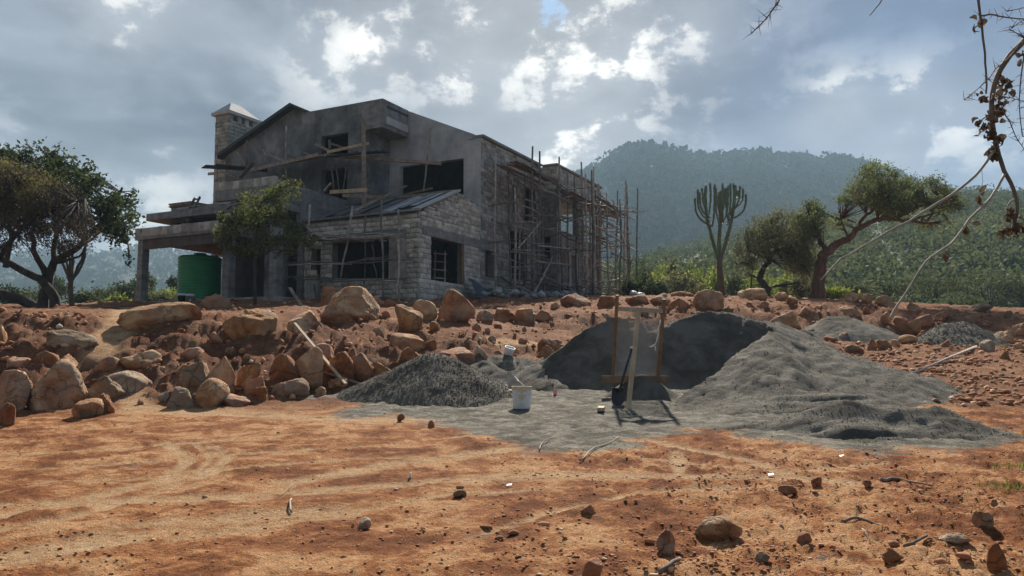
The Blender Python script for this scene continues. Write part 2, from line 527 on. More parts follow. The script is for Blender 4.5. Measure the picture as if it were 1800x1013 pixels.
def rock_material(name, stops, amt):
    m, n, b = principled(name)
    tcn = n.new('ShaderNodeTexCoord')
    oi = n.new('ShaderNodeObjectInfo')
    geo = n.new('ShaderNodeNewGeometry')
    pos = geo.outputs['Position']
    f1 = n.noise(pos, 2.2, 7.0, 0.62, 0.6)
    c = n.ramp(f1, stops)
    veins = n.ss(n.noise(n.mapping(pos, (1, 1, 2.5), (2, 3, 4)), 3.1, 6.0, 0.7, 1.2), 0.60, 0.74)
    c = n.mix(n.math('MULTIPLY', veins, 0.55), c, (0.52, 0.42, 0.31))
    c = n.mix(n.math('MULTIPLY', n.ss(n.noise(n.mapping(pos, (1, 1, 1), (9, 2, 5)), 1.6, 6.0, 0.7), 0.52, 0.62), 0.6), c, (0.31, 0.245, 0.18))
    vo = n.new('ShaderNodeTexVoronoi', feature='DISTANCE_TO_EDGE')
    wv_ = n.new('ShaderNodeVectorMath', operation='ADD')
    n.link(pos, wv_.inputs[0])
    sc_ = n.new('ShaderNodeVectorMath', operation='SCALE')
    n.link(n.noise(pos, 2.5, 4.0, 0.6, out='Color'), sc_.inputs[0])
    sc_.inputs['Scale'].default_value = 0.7
    n.link(sc_.outputs[0], wv_.inputs[1])
    n.link(wv_.outputs[0], vo.inputs['Vector'])
    vo.inputs['Scale'].default_value = 1.3
    crack = n.ss(vo.outputs['Distance'], 0.0, 0.035)
    c = n.mix(n.math('MULTIPLY', n.math('SUBTRACT', 1.0, crack), 0.38), c, (0.10, 0.055, 0.03))
    soil = n.ss(n.noise(pos, 1.1, 4.0, 0.6), 0.48, 0.68)
    c = n.mix(n.math('MULTIPLY', soil, 0.6), c, (0.29, 0.125, 0.06))
    hsv = n.new('ShaderNodeHueSaturation')
    n.link(c, hsv.inputs['Color'])
    n.link(n.ss(oi.outputs['Random'], 0, 1, 1 - amt, 1 + amt), hsv.inputs['Value'])
    n.link(n.ss(oi.outputs['Random'], 0, 1, 1.12, 0.95), hsv.inputs['Saturation'])
    n.link(hsv.outputs[0], b.inputs['Base Color'])
    h = n.math('ADD', n.math('ADD', n.math('MULTIPLY', n.noise(pos, 5.0, 6.0, 0.65), 1.0), n.math('MULTIPLY', crack, 0.25)), n.math('MULTIPLY', n.noise(pos, 26.0, 5.0, 0.7), 0.35))
    bump(n, b, h, 1.0, 0.11)
    return m


M['rock_tan'] = rock_material('tan_rock', [(0.36, (0.30, 0.14, 0.062)), (0.5, (0.47, 0.26, 0.125)), (0.64, (0.62, 0.43, 0.25))], 0.15)
M['rock_red'] = rock_material('red_rock', [(0.34, (0.23, 0.09, 0.042)), (0.5, (0.37, 0.168, 0.082)), (0.66, (0.50, 0.285, 0.16))], 0.16)
M['rock_grey'] = rock_material('grey_rock', [(0.34, (0.24, 0.155, 0.095)), (0.5, (0.39, 0.285, 0.19)), (0.66, (0.55, 0.45, 0.33))], 0.15)


def piece_material(name, stops, sat=0.25):
    m, n, b = principled(name)
    geo = n.new('ShaderNodeNewGeometry')
    c = n.ramp(geo.outputs['Random Per Island'], stops)
    n.link(c, b.inputs['Base Color'])
    bump(n, b, n.noise(geo.outputs['Position'], 30.0, 3.0, 0.6), 0.5, 0.01)
    return m


M['stones'] = piece_material('soil_stones', [(0.0, (0.25, 0.10, 0.046)), (0.5, (0.36, 0.16, 0.075)), (0.78, (0.48, 0.26, 0.14)), (0.96, (0.52, 0.34, 0.21)), (1.0, (0.66, 0.55, 0.43))])
M['gravel'] = piece_material('dark_gravel', [(0.0, (0.06, 0.057, 0.05)), (0.6, (0.105, 0.10, 0.088)), (0.97, (0.16, 0.153, 0.135)), (1.0, (0.30, 0.28, 0.25))])


def soil_material():
    m, n, b = principled('red_soil')
    geo = n.new('ShaderNodeNewGeometry')
    pos = geo.outputs['Position']
    a1 = n.new('ShaderNodeAttribute', attribute_name='sand').outputs['Fac']
    a2 = n.new('ShaderNodeAttribute', attribute_name='pale').outputs['Fac']
    a3 = n.new('ShaderNodeAttribute', attribute_name='bank').outputs['Fac']
    st = n.mapping(pos, (0.8, 1.1, 1.0), (0, 0, 0), (0, 0, -0.10))
    f1 = n.noise(st, 2.1, 10.0, 0.70, 0.4)
    f2 = n.noise(pos, 0.55, 4.0, 0.55, 0.4)
    f = n.math('ADD', n.math('MULTIPLY', f1, 0.75), n.math('MULTIPLY', f2, 0.25))
    flat = n.ramp(f, [(0.42, (0.205, 0.070, 0.024)), (0.475, (0.34, 0.128, 0.046)), (0.515, (0.48, 0.212, 0.084)), (0.56, (0.63, 0.35, 0.17))])
    bank = n.ramp(n.noise(pos, 1.7, 8.0, 0.65, 0.3), [(0.36, (0.150, 0.062, 0.030)), (0.5, (0.235, 0.102, 0.052)), (0.64, (0.35, 0.185, 0.10))])
    c = n.mix(a3, flat, bank)
    pale = n.ramp(n.noise(st, 4.0, 6.0, 0.65), [(0.35, (0.50, 0.285, 0.14)), (0.65, (0.66, 0.44, 0.25))])
    pm = n.math('MULTIPLY', a2, n.ss(n.noise(st, 3.4, 8.0, 0.7), 0.34, 0.48), clamp=True)
    c = n.mix(pm, c, pale)
    sand = n.ramp(n.noise(n.mapping(pos, (0.8, 1.2, 1)), 3.4, 9.0, 0.68, 0.6), [(0.40, (0.125, 0.114, 0.092)), (0.5, (0.215, 0.196, 0.158)), (0.60, (0.36, 0.33, 0.27))])
    sm = n.ss(n.math('ADD', a1, n.math('MULTIPLY', n.math('SUBTRACT', n.noise(n.mapping(pos, (0.6, 1.3, 1)), 1.9, 8.0, 0.70), 0.5), 2.6)), 0.30, 0.62)
    c = n.mix(sm, c, sand)
    grit = n.math('ADD', n.math('MULTIPLY', n.noise(pos, 22.0, 4.0, 0.75), 0.5), n.math('MULTIPLY', n.noise(pos, 75.0, 2.0, 0.7), 0.5))
    c = n.mix(0.85, c, n.ramp(grit, [(0.36, (0.50, 0.46, 0.44)), (0.5, (1, 1, 1)), (0.64, (1.45, 1.45, 1.45))]), 'MULTIPLY')
    n.link(c, b.inputs['Base Color'])
    b.inputs['Roughness'].default_value = 0.95
    b.inputs['Specular IOR Level'].default_value = 0.12
    h = n.math('ADD', n.noise(pos, 10.0, 6.0, 0.75), n.math('MULTIPLY', n.noise(pos, 48.0, 4.0, 0.75), 0.55))
    bump(n, b, h, 1.0, 0.11)
    return m


M['soil'] = soil_material()


def sand_material():
    m, n, b = principled('grey_sand')
    geo = n.new('ShaderNodeNewGeometry')
    pos = geo.outputs['Position']
    c = n.ramp(n.noise(pos, 1.8, 8.0, 0.62, 0.4), [(0.40, (0.096, 0.086, 0.069)), (0.5, (0.138, 0.125, 0.102)), (0.60, (0.195, 0.178, 0.148))])
    n.link(c, b.inputs['Base Color'])
    b.inputs['Specular IOR Level'].default_value = 0.1
    h = n.math('ADD', n.noise(n.mapping(pos, (1.0, 1.0, 0.35)), 7.0, 6.0, 0.68), n.math('MULTIPLY', n.noise(pos, 60.0, 4.0, 0.7), 0.4))
    bump(n, b, h, 1.0, 0.09)
    return m


M['sand'] = sand_material()
M['valley'] = noisy('valley_floor', [(0.3, (0.06, 0.062, 0.026)), (0.6, (0.12, 0.10, 0.05)), (0.8, (0.20, 0.13, 0.07))], 0.05, 0.95, 1.0, 0.5, 0.3)
M['hillside'] = noisy('hillside', [(0.3, (0.026, 0.040, 0.016)), (0.55, (0.040, 0.054, 0.022)), (0.8, (0.06, 0.066, 0.032))], 0.02, 0.95, 0.2, 0.8, 2.0)

# ------------------------------------------------------------------ terrain: control points (pixel column -> rows with distance)
ROWS = {
    0:    [(1013, 5.5), (900, 7.06), (800, 9.48), (740, 11.92), (714, 13.4), (690, 14.2), (640, 15.4), (592, 16.7), (551, 18.3), (547, 22), (546, 28), (544, 36), (541, 50)],
    220:  [(1013, 5.5), (900, 7.06), (800, 9.48), (740, 11.92), (715, 13.4), (690, 14.3), (640, 15.6), (592, 17.0), (553, 18.8), (546, 22), (541, 28), (531, 35), (534, 46)],
    420:  [(1013, 5.5), (900, 7.06), (800, 9.48), (740, 11.92), (714, 13.5), (690, 14.5), (640, 15.8), (594, 17.2), (556, 19.0), (547, 22), (538, 28), (529, 34)],
    600:  [(1013, 5.5), (900, 7.06), (800, 9.48), (740, 11.92), (698, 14.6), (678, 15.4), (640, 16.4), (600, 17.8), (565, 19.4), (545, 22.5), (534, 28), (528, 32), (524, 36)],
    760:  [(1013, 5.5), (900, 7.06), (800, 9.48), (740, 11.92), (698, 14.7), (650, 16.9), (606, 18.4), (572, 20.0), (550, 23.5), (535, 29.0), (527, 33), (521, 38)],
    900:  [(1013, 5.5), (900, 7.06), (800, 9.48), (740, 11.92), (690, 15.2), (655, 17.4), (606, 19.6), (585, 21.2), (562, 23.8), (545, 27), (533, 32), (525, 39)],
    1040: [(1013, 5.5), (900, 7.06), (800, 9.48), (740, 11.92), (690, 15.2), (650, 18.2), (612, 20.8), (592, 23.6), (560, 25.6), (537, 29), (524, 36), (520, 43)],
    1250: [(1013, 5.5), (900, 7.06), (800, 9.48), (740, 11.92), (690, 15.2), (650, 18.4), (612, 22.0), (585, 24.6), (552, 27.0), (526, 30.5), (522, 38), (523, 46)],
    1500: [(1013, 5.5), (900, 7.06), (800, 9.48), (745, 11.6), (700, 14.4), (650, 18.4), (612, 22.8), (590, 26.0), (556, 28.2), (533, 31.0), (529, 36), (534, 46)],
    1800: [(1013, 5.5), (900, 7.06), (800, 9.48), (745, 11.6), (700, 14.4), (655, 18.0), (622, 22.0), (594, 25.6), (565, 28.5), (548, 32), (546, 37), (548, 46)],
}
_cp = []
for px, rows in ROWS.items():
    for py, d in rows:
        _cp.append(at(px, py, d))
    for d, z in ((1.0, -0.30), (3.0, -0.18)):
        p = at(px, 900, d)
        _cp.append(np.array([p[0], d, z]))
    p = at(px, 600, 62.0)
    _cp.append(np.array([p[0], 62.0, 4.1]))
for px, src in ((-600, 0), (2400, 1800)):
    for py, d in ROWS[src]:
        q = at(src, py, d)
        _cp.append(np.array([at(px, py, d)[0], d, q[2]]))
_cp = np.array(_cp)
_K = len(_cp)
_S = np.array([0.55, 1.0])
_P = _cp[:, :2] * _S


def _phi(d2):
    return np.sqrt(d2 + 0.8)


_A = np.zeros((_K + 3, _K + 3))
_A[:_K, :_K] = _phi(((_P[:, None] - _P[None]) ** 2).sum(-1)) - np.eye(_K) * 0.03
_A[:_K, _K:] = np.c_[np.ones(_K), _P]
_A[_K:, :_K] = _A[:_K, _K:].T
_W = np.linalg.solve(_A, np.r_[_cp[:, 2], 0, 0, 0])


def base_h(x, y):
    """smooth terrain height"""
    x = np.asarray(x, float)
    y = np.asarray(y, float)
    sh = x.shape
    yc = np.clip(y, 1.0, 64.0).ravel()
    lim = np.maximum(yc * 1.0, 3.0)
    xc = np.clip(x.ravel(), -lim, lim)
    out = np.empty(len(xc))
    for i in range(0, len(xc), 20000):
        q = np.c_[xc[i:i + 20000], yc[i:i + 20000]] * _S
        d2 = (q ** 2).sum(1)[:, None] + (_P ** 2).sum(1)[None] - 2 * q @ _P.T
        out[i:i + 20000] = _phi(np.maximum(d2, 0)) @ _W[:_K] + _W[_K] + q @ _W[_K + 1:]
    return out.reshape(sh)


def hit(px, py, dmax=62.0):
    """where the line of sight through a pixel of the photograph meets the ground"""
    r = ray(px, py)
    d = np.arange(2.0, dmax, 0.08)
    t = d / r[1]
    X, Z = r[0] * t, HC + r[2] * t
    below = Z < base_h(X, d)
    k = int(np.argmax(below)) if below.any() else len(d) - 1
    return np.array([X[k], d[k], float(base_h(X[k], d[k]))])


def hits(pl):
    return np.array([hit(*p) for p in pl])


def seg_dist(x, y, pl):
    best = np.full(np.shape(x), 1e9)
    for a, b in zip(pl[:-1], pl[1:]):
        ax, ay, bx, by = a[0], a[1], b[0], b[1]
        L = max((bx - ax) ** 2 + (by - ay) ** 2, 1e-9)
        t = np.clip(((x - ax) * (bx - ax) + (y - ay) * (by - ay)) / L, 0, 1)
        best = np.minimum(best, np.hypot(x - ax - t * (bx - ax), y - ay - t * (by - ay)))
    return best


def inside(x, y, poly):
    r = np.zeros(np.shape(x), bool)
    n = len(poly)
    for i in range(n):
        ax, ay = poly[i][:2]
        bx, by = poly[(i + 1) % n][:2]
        c = (ay > y) != (by > y)
        with np.errstate(divide='ignore', invalid='ignore'):
            xi = (bx - ax) * (y - ay) / (by - ay if by != ay else 1e-9) + ax
        r ^= c & (x < xi)
    return r


SAND_FLOOR = hits([(600, 735), (700, 728), (760, 742), (850, 770), (960, 792), (1060, 795), (1120, 770), (1250, 752), (1330, 770), (1480, 790), (1640, 792), (1800, 780),
                   (1800, 770), (1600, 715), (1450, 680), (1400, 640), (1330, 600), (1200, 600), (1060, 606), (960, 640), (860, 640), (640, 700)])
SAND_STRIP = hits([(560, 694), (620, 690), (690, 686)])
TRACKS = [(hits([(238, 540), (215, 570), (190, 600), (178, 622)]), 0.42),
          (hits([(205, 668), (225, 690), (250, 716), (300, 722)]), 0.30),
          (hits([(230, 722), (330, 722), (430, 728), (540, 734), (660, 738), (760, 736)]), 0.34),
          (hits([(285, 780), (316, 800), (322, 815), (290, 838), (200, 868), (80, 896), (0, 905)]), 0.10),
          (hits([(368, 786), (394, 806), (372, 830), (300, 860), (180, 898), (40, 925), (-60, 940)]), 0.10),
          (hits([(0, 890), (250, 884), (480, 872), (700, 852), (900, 832)]), 0.14),
          (hits([(0, 985), (120, 958), (260, 930), (430, 912), (600, 905)]), 0.22),
          (hits([(900, 832), (1020, 836), (1200, 838), (1400, 840), (1500, 850)]), 0.16),
          (hits([(330, 775), (362, 800), (352, 826), (270, 856), (120, 888), (0, 912)]), 0.045),
          (hits([(0, 800), (140, 796), (300, 782), (420, 770), (520, 765)]), 0.06),
          (hits([(0, 826), (160, 822), (330, 806), (520, 792), (700, 786)]), 0.06),
          (hits([(60, 850), (260, 838), (460, 822), (640, 806), (820, 800)]), 0.05),
          (hits([(420, 884), (600, 862), (760, 846), (900, 842), (1080, 846)]), 0.05),
          (hits([(300, 948), (480, 925), (640, 900), (800, 872), (960, 858)]), 0.07),
          (hits([(840, 940), (980, 900), (1120, 868), (1300, 856), (1450, 862)]), 0.06),
          (hits([(1020, 800), (1120, 806), (1260, 822), (1400, 826), (1560, 812)]), 0.06),
          (hits([(1190, 795), (1198, 825), (1190, 840)]), 0.07),
          (hits([(1090, 765), (1200, 785), (1320, 812), (1420, 845)]), 0.12),
          (hits([(500, 850), (700, 815), (900, 790)]), 0.18),
          (hits([(860, 600), (950, 606), (1040, 616), (1060, 612)]), 0.35)]


def bank_mask(x, y):
    e = 0.35
    g = (base_h(x, y + e) - base_h(x, y - e)) / (2 * e)
    return sstep(g, 0.13, 0.30), g


def sand_mask(x, y):
    s = inside(x, y, SAND_FLOOR)
    d = seg_dist(x, y, np.vstack([SAND_FLOOR, SAND_FLOOR[:1]]))
    sd = np.where(s, d, -d)
    m = sstep(sd, -0.6, 0.6)
    return np.maximum(m, sstep(0.5 - seg_dist(x, y, SAND_STRIP), 0.0, 0.4) * 0.9)


def ground_h(x, y, full=False):
    """terrain with clods, ruts and footprints"""
    x = np.asarray(x, float)
    y = np.asarray(y, float)
    h = base_h(x, y)
    bk, g = bank_mask(x, y)
    up = sstep(y, 19, 24)
    rough = np.maximum(bk, 0.45 * up)
    sm = sand_mask(x, y)
    pale = np.zeros(np.shape(x))
    for pl, wd in TRACKS:
        dd = seg_dist(x + 0.10 * fbm(x * 1.3, y * 1.3, 3, 40), y + 0.10 * fbm(x * 1.3, y * 1.3, 3, 44), pl)
        pale = np.maximum(pale, 1 - sstep(dd, wd * 0.5, wd * 1.3))
    smooth = np.clip(1 - pale * 0.85, 0, 1)
    near = 1 - sstep(y, 12.0, 14.5)
    right = sstep(x + 0.25 * y, 1.6, 4.0) * near
    lump = 0.24 * fbm(x * 1.1, y * 1.1, 3, 1) + 0.15 * fbm(x * 3.1, y * 3.1, 3, 7) + 0.07 * fbm(x * 8, y * 8, 2, 9)
    h = h + rough * lump * smooth
    flat = 1 - rough
    ruts = np.abs(fbm(x * 0.28 + 0.15 * y, y * 1.9 - 0.12 * x, 3, 21))
    h = h + flat * (1 - sm) * smooth * (0.035 * ruts - 0.01 + 0.022 * fbm(x * 1.7, y * 1.9, 4, 15) + 0.018 * fbm(x * 5.2, y * 5.2, 3, 16) + (0.018 + 0.03 * right) * fbm(x * 11, y * 11, 3, 17))
    h = h + flat * sm * (0.035 * fbm(x * 1.6, y * 1.9, 2, 25) + 0.035 * np.abs(fbm(x * 3.0, y * 3.6, 4, 27)) + 0.022 * fbm(x * 9, y * 9, 3, 28))
    h = h - 0.015 * pale * flat
    if full:
        return h, sm, pale, np.maximum(rough, sstep(y, 12.5, 14.0) * (1 - sm) * 0.8)
    return h


def gz(x, y):
    return float(ground_h(np.array([x]), np.array([y]))[0])


def gput(px, py):
    p = hit(px, py)
    return np.array([p[0], p[1], gz(p[0], p[1])])


def attr(me, name, vals):
    a = me.attributes.new(name, 'FLOAT', 'POINT')
    a.data.foreach_set('value', np.asarray(vals, dtype=np.float32).ravel())


NA, ND = 640, 440
ang = np.radians(np.linspace(-47, 47, NA))
dep = np.exp(np.linspace(math.log(1.4), math.log(62.0), ND))
DD, AA = np.meshgrid(dep, ang, indexing='ij')
GX, GY = DD * np.tan(AA), DD
gh, gs, gp, gb = ground_h(GX, GY, True)
idx = np.arange(NA * ND).reshape(ND, NA)
quads = np.stack([idx[:-1, :-1], idx[:-1, 1:], idx[1:, 1:], idx[1:, :-1]], -1).reshape(-1, 4)
ground = np_obj('ground', np.stack([GX, GY, gh], -1).reshape(-1, 3), quads, M['soil'], smooth=True)
attr(ground.data, 'sand', gs)
attr(ground.data, 'pale', gp)
attr(ground.data, 'bank', gb)
tag(ground, kind='structure', label='red earth building site with bare ground and a stony bank')

# wide coarse land underneath, out to the horizon
rr = np.r_[0.0, np.exp(np.linspace(math.log(3), math.log(5200), 70))]
tt = np.linspace(0, 2 * math.pi, 97)[:-1]
RR, TT = np.meshgrid(rr, tt, indexing='ij')
VX, VY = RR * np.sin(TT), RR * np.cos(TT)
vh = base_h(VX, VY) - 0.35
far = sstep(np.hypot(VX, VY), 45, 75)
vh = vh * (1 - far) + far * (2.6 + 1.2 * fbm(VX * 0.01, VY * 0.01, 3, 5))
vi = np.arange(len(rr) * len(tt)).reshape(len(rr), len(tt))
vq = np.stack([vi[:-1], np.roll(vi[:-1], -1, 1), np.roll(vi[1:], -1, 1), vi[1:]], -1).reshape(-1, 4)
valley = np_obj('valley', np.stack([VX, VY, vh], -1).reshape(-1, 3), vq, M['valley'], smooth=True)
tag(valley, kind='structure')


# ------------------------------------------------------------------ hills
def leaf_quads(cen, size, rng, up=0.0, aspect=0.55):
    """one rhombic leaf (or leaf clump) at each centre, turned at random"""
    n = len(cen)
    a = rng.normal(size=(n, 3))
    a[:, 2] += up * 0.0
    a /= np.linalg.norm(a, axis=1)[:, None]
    b = rng.normal(size=(n, 3))
    b -= (b * a).sum(1)[:, None] * a
    b /= np.linalg.norm(b, axis=1)[:, None]
    s = (np.asarray(size) * rng.uniform(0.6, 1.3, n))[:, None]
    V = np.stack([cen - a * s, cen + b * s * aspect, cen + a * s, cen - b * s * aspect], 1)
    return V.reshape(-1, 3), np.arange(n * 4).reshape(n, 4)


def crown_points(cen, rad, n, rng, shell=0.55, flat=1.0):
    """points in the upper, outer part of each crown"""
    k = len(cen)
    v = rng.normal(size=(k, n, 3))
    v /= np.linalg.norm(v, axis=2)[:, :, None]
    v[:, :, 2] = np.where(v[:, :, 2] < -0.35, -v[:, :, 2], v[:, :, 2])
    r = rng.uniform(shell, 1.0, (k, n, 1)) ** 0.6
    p = v * r * rad[:, None, None]
    p[:, :, 2] *= flat
    return (cen[:, None] + p).reshape(-1, 3)


def hill(name, ridge, d0, dr, d1, z0, label, nx=180, nd=80, gully=0.07, seed=0, power=1.0):
    pxs = np.linspace(ridge[0][0], ridge[-1][0], nx)
    ry = np.interp(pxs, [r[0] for r in ridge], [r[1] for r in ridge])
    ds = np.r_[np.linspace(d0, dr, nd), np.linspace(dr, d1, 26)[1:]]
    D, PX = np.meshgrid(ds, pxs, indexing='ij')
    RY = np.broadcast_to(ry, D.shape)
    X = D * (PX - CX) / F
    top = HC + (YH - RY) / F * dr * 1.006
    t = np.clip((D - d0) / (dr - d0), 0, 1) ** power
    back = np.clip((D - dr) / (d1 - dr), 0, 1)
    prof = np.where(D <= dr, t, 1 - back ** 1.4)
    rise = top - z0
    g = fbm(X / (dr * 0.10), D / (dr * 0.32), 5, seed + 2)
    Z = z0 + rise * prof + rise * gully * g * np.clip(1.6 * prof * (1 - 0.75 * t), 0, 1) * 3
    V = np.stack([X, D, Z], -1)
    i = np.arange(D.size).reshape(D.shape)
    q = np.stack([i[:-1, :-1], i[:-1, 1:], i[1:, 1:], i[1:, :-1]], -1).reshape(-1, 4)
    o = np_obj(name, V.reshape(-1, 3), q, M['hillside'], smooth=True)
    tag(o, kind='structure', label=label)
    return V[:nd + 2], pxs, ds[:nd + 2]


def sample(V, n, rng, near=1.0):
    nd, nx = V.shape[:2]
    u = rng.uniform(0, 1, n) ** near * (nd - 1.001)
    v = rng.uniform(0, nx - 1.001, n)
    i, j = u.astype(int), v.astype(int)
    fu, fv = (u - i)[:, None], (v - j)[:, None]
    return (V[i, j] * (1 - fu) * (1 - fv) + V[i + 1, j] * fu * (1 - fv) + V[i, j + 1] * (1 - fu) * fv + V[i + 1, j + 1] * fu * fv)


Vb, _, _ = hill('hill', [(760, 445), (900, 372), (985, 330), (1010, 316), (1050, 298), (1085, 274), (1120, 264), (1150, 264), (1200, 274), (1240, 273), (1290, 274), (1320, 267), (1350, 273),
                         (1420, 281), (1480, 290), (1540, 301), (1620, 322), (1700, 342), (1820, 372), (2000, 420), (2250, 500)], 330, 900, 1250, 4.0,
                'broad flat-topped wooded hill fading into haze', seed=11, gully=0.05)
Vn, _, _ = hill('hill', [(1010, 497), (1090, 472), (1180, 448), (1250, 433), (1330, 418), (1430, 398), (1520, 384), (1600, 368), (1690, 350), (1760, 343), (1830, 345), (2050, 352), (2300, 400)], 72, 300, 420, 3.4,
                'nearer green slope rising to the right behind the bank', seed=23, gully=0.035, power=0.9)
Vl, _, _ = hill('hill', [(-700, 470), (-300, 452), (0, 446), (80, 450), (150, 446), (230, 438), (300, 442), (380, 446), (480, 441), (600, 436), (760, 430), (900, 445), (1000, 470)], 420, 1000, 1280, 3.0,
                'low blue hill far off behind the tank and the left tree', seed=31, gully=0.04)


def forest(name, V, n, r0, r1, quads, size, mat, label, seed, near=1.0, flat=0.8, fixed=None):
    g = np.random.default_rng(seed)
    c = sample(V, n, g, near)
    ex = fbm(c[:, 0] / 22.0, c[:, 1] / 30.0, 3, seed)
    c = c[ex > (-0.55 if fixed is None else -0.36)]
    rad = g.uniform(r0, r1, len(c)) * g.choice([0.55, 0.8, 1.0, 1.5], len(c))
    c[:, 2] += rad * 0.45 * flat
    p = crown_points(c, rad, quads, g, 0.7, flat)
    v, f = leaf_quads(p, np.repeat(rad, quads) * size if fixed is None else fixed, g, aspect=0.7)
    o = np_obj(name, v, f, mat)
    attr(o.data, 'tint', np.repeat(np.clip(g.normal(size=len(c)) * 0.9 + 2.0 * fbm(c[:, 0] / 70.0, c[:, 1] / 110.0, 4, seed + 5), -2.0, 2.0), quads * 4))
    tag(o, kind='stuff', label=label)
    return o


forest('forest', Vb, 14000, 3.2, 6.0, 9, 0.46, M['leaf_forest'], 'dark forest covering the broad hazy hill', 41, 0.9)
forest('forest', Vl, 4000, 5.0, 8.0, 6, 0.42, M['leaf_forest'], 'dark forest covering the low blue hill', 43)
forest('bushland', Vn, 3600, 1.4, 3.0, 80, 0.1, M['leaf_bush'], 'dense green bush and scrub covering the nearer slope', 47, 1.1, 0.85, 0.30)

# ------------------------------------------------------------------ the unfinished stone house
# local frame of the house: x = b (along the right-hand face, away from us), y = a (along the left-hand face, away), z up
uR = np.array([0.4559472, 0.89000683])
uL = np.array([-uR[1], uR[0]])
HO = at(735, 525, 32.0)
HROT = math.atan2(uR[1], uR[0])


def hw(a, b, z):
    """house coordinates -> world"""
    return np.array([HO[0] + a * uL[0] + b * uR[0], HO[1] + a * uL[1] + b * uR[1], HO[2] + z])


def gl(a, b):
    """ground height there, measured in house coordinates"""
    p = hw(a, b, 0)
    return gz(p[0], p[1]) - HO[2]


house = empty('house', HO, HROT, label='unfinished grey stone house with gable, square chimney and empty window openings', cat='house')


def hl(axis, c, u, wv, z):
    """axis 'b': wall in the plane b=c running along a; axis 'a': plane a=c running along b; w goes inwards"""
    return (c + wv, u, z) if axis == 'b' else (u, c + wv, z)


def wall(mb, axis, c, t, u0, u1, zb, top, ops=()):
    if not hasattr(top, '__len__'):
        top = [(u0, top), (u1, top)]
    tx = [p[0] for p in top]
    tz = [p[1] for p in top]
    cuts = sorted({u0, u1} | {min(max(v, u0), u1) for o in ops for v in o[:2]} | {v for v in tx if u0 < v < u1})
    for ua, ub in zip(cuts[:-1], cuts[1:]):
        if ub - ua < 1e-4:
            continue
        m = (ua + ub) / 2
        gaps = sorted((o[2], o[3]) for o in ops if o[0] < m < o[1])
        z = zb
        segs = []
        for g0, g1 in gaps:
            if g0 > z + 1e-3:
                segs.append((z, g0, g0))
            z = max(z, g1)
        ta, tb = float(np.interp(ua + 1e-6, tx, tz)), float(np.interp(ub - 1e-6, tx, tz))
        if min(ta, tb) > z + 1e-3:
            segs.append((z, ta, tb))
        for z0, za, zb2 in segs:
            mb.hexa([hl(axis, c, ua, 0, z0), hl(axis, c, ub, 0, z0), hl(axis, c, ub, t, z0), hl(axis, c, ua, t, z0),
                     hl(axis, c, ua, 0, za), hl(axis, c, ub, 0, zb2), hl(axis, c, ub, t, zb2), hl(axis, c, ua, t, za)])


def hpart(name, mat, fn, label=None, parent=None):
    mb = MB()
    fn(mb)
    o = mb.build(name, mat, parent or house)
    if label:
        o['label'] = label
    return o


def courses(u0, u1, zb, top, ops, ch, ln, g, irregular=0.0):
    """stone blocks of a wall as (u0, u1, z0, z1)"""
    if not hasattr(top, '__len__'):
        top = [(u0, top), (u1, top)]
    tx = [p[0] for p in top]
    tz = [p[1] for p in top]
    out = []
    z, k = zb, 0
    J = 0.018
    while z < max(tz) - 0.07:
        h = ch * (1 + irregular * g.uniform(-0.3, 0.3))
        u = u0 - (ln * 0.5 if k % 2 else 0.0) - g.uniform(0, 0.08)
        edges = sorted({u0, u1} | {min(max(v, u0), u1) for o in ops if o[2] < z + h - 0.05 and o[3] > z + 0.05 for v in o[:2]})
        while u < u1:
            l = ln * g.uniform(0.72 - irregular * 0.3, 1.2 + irregular * 0.4)
            for ea, eb in zip(edges[:-1], edges[1:]):
                m = (ea + eb) / 2
                if any(o[0] < m < o[1] and o[2] < z + h - 0.05 and o[3] > z + 0.05 for o in ops):
                    continue
                a, b = max(u, ea), min(u + l, eb)
                if b - a < 0.09:
                    continue
                zt = min(float(np.interp(a, tx, tz)), float(np.interp(b, tx, tz)))
                z1 = min(z + h, zt)
                if z1 - z > 0.07:
                    dz = irregular * g.uniform(-0.03, 0.03)
                    out.append((a + J / 2, b - J / 2, z + J / 2 + dz, z1 - J / 2 + dz))
            u += l
        z += h
        k += 1
    return out


def block_shape(g, bulge):
    """rock-faced block, 1 x 1 in u and z; d points out of the wall"""
    V = []
    for d, ins, jit in ((-0.03, 0.0, 0.0), (0.006, 0.0, 0.012), (0.0, 0.17, 0.07)):
        for su, sz in ((-1, -1), (1, -1), (1, 1), (-1, 1)):
            dd = d
            if ins:
                dd = g.uniform(0.012, 0.012 + bulge)
            V.append((su * (0.5 - ins * g.uniform(0.6, 1.4)) + g.uniform(-jit, jit), dd, sz * (0.5 - ins * 1.2) + g.uniform(-jit, jit)))
    V.append((g.uniform(-.1, .1), g.uniform(0.015 + bulge * 0.4, 0.02 + bulge * 1.2), g.uniform(-.15, .15)))
    Fc = []
    for r in (0, 4):
        for k in range(4):
            Fc.append((r + k, r + (k + 1) % 4, r + 4 + (k + 1) % 4, r + 4 + k))
    for k in range(4):
        Fc.append((8 + k, 8 + (k + 1) % 4, 12))
    return np.array(V), Fc


g_blk = np.random.default_rng(5)
ROCKFACE = [block_shape(g_blk, 0.050) for _ in range(8)]
FLATFACE = [block_shape(g_blk, 0.016) for _ in range(8)]
SHAPES = {'rock': ROCKFACE, 'flat': FLATFACE}
MESHES = {}
for st, lst in SHAPES.items():
    for i, (V, Fc) in enumerate(lst):
        me = bpy.data.meshes.new('block')
        me.from_pydata([tuple(v) for v in V], [], Fc)
        me.materials.append(M['stone'])
        MESHES[st, i] = me
BLOCKS = []          # (distance, wall, axis, c, u0, u1, z0, z1, style)


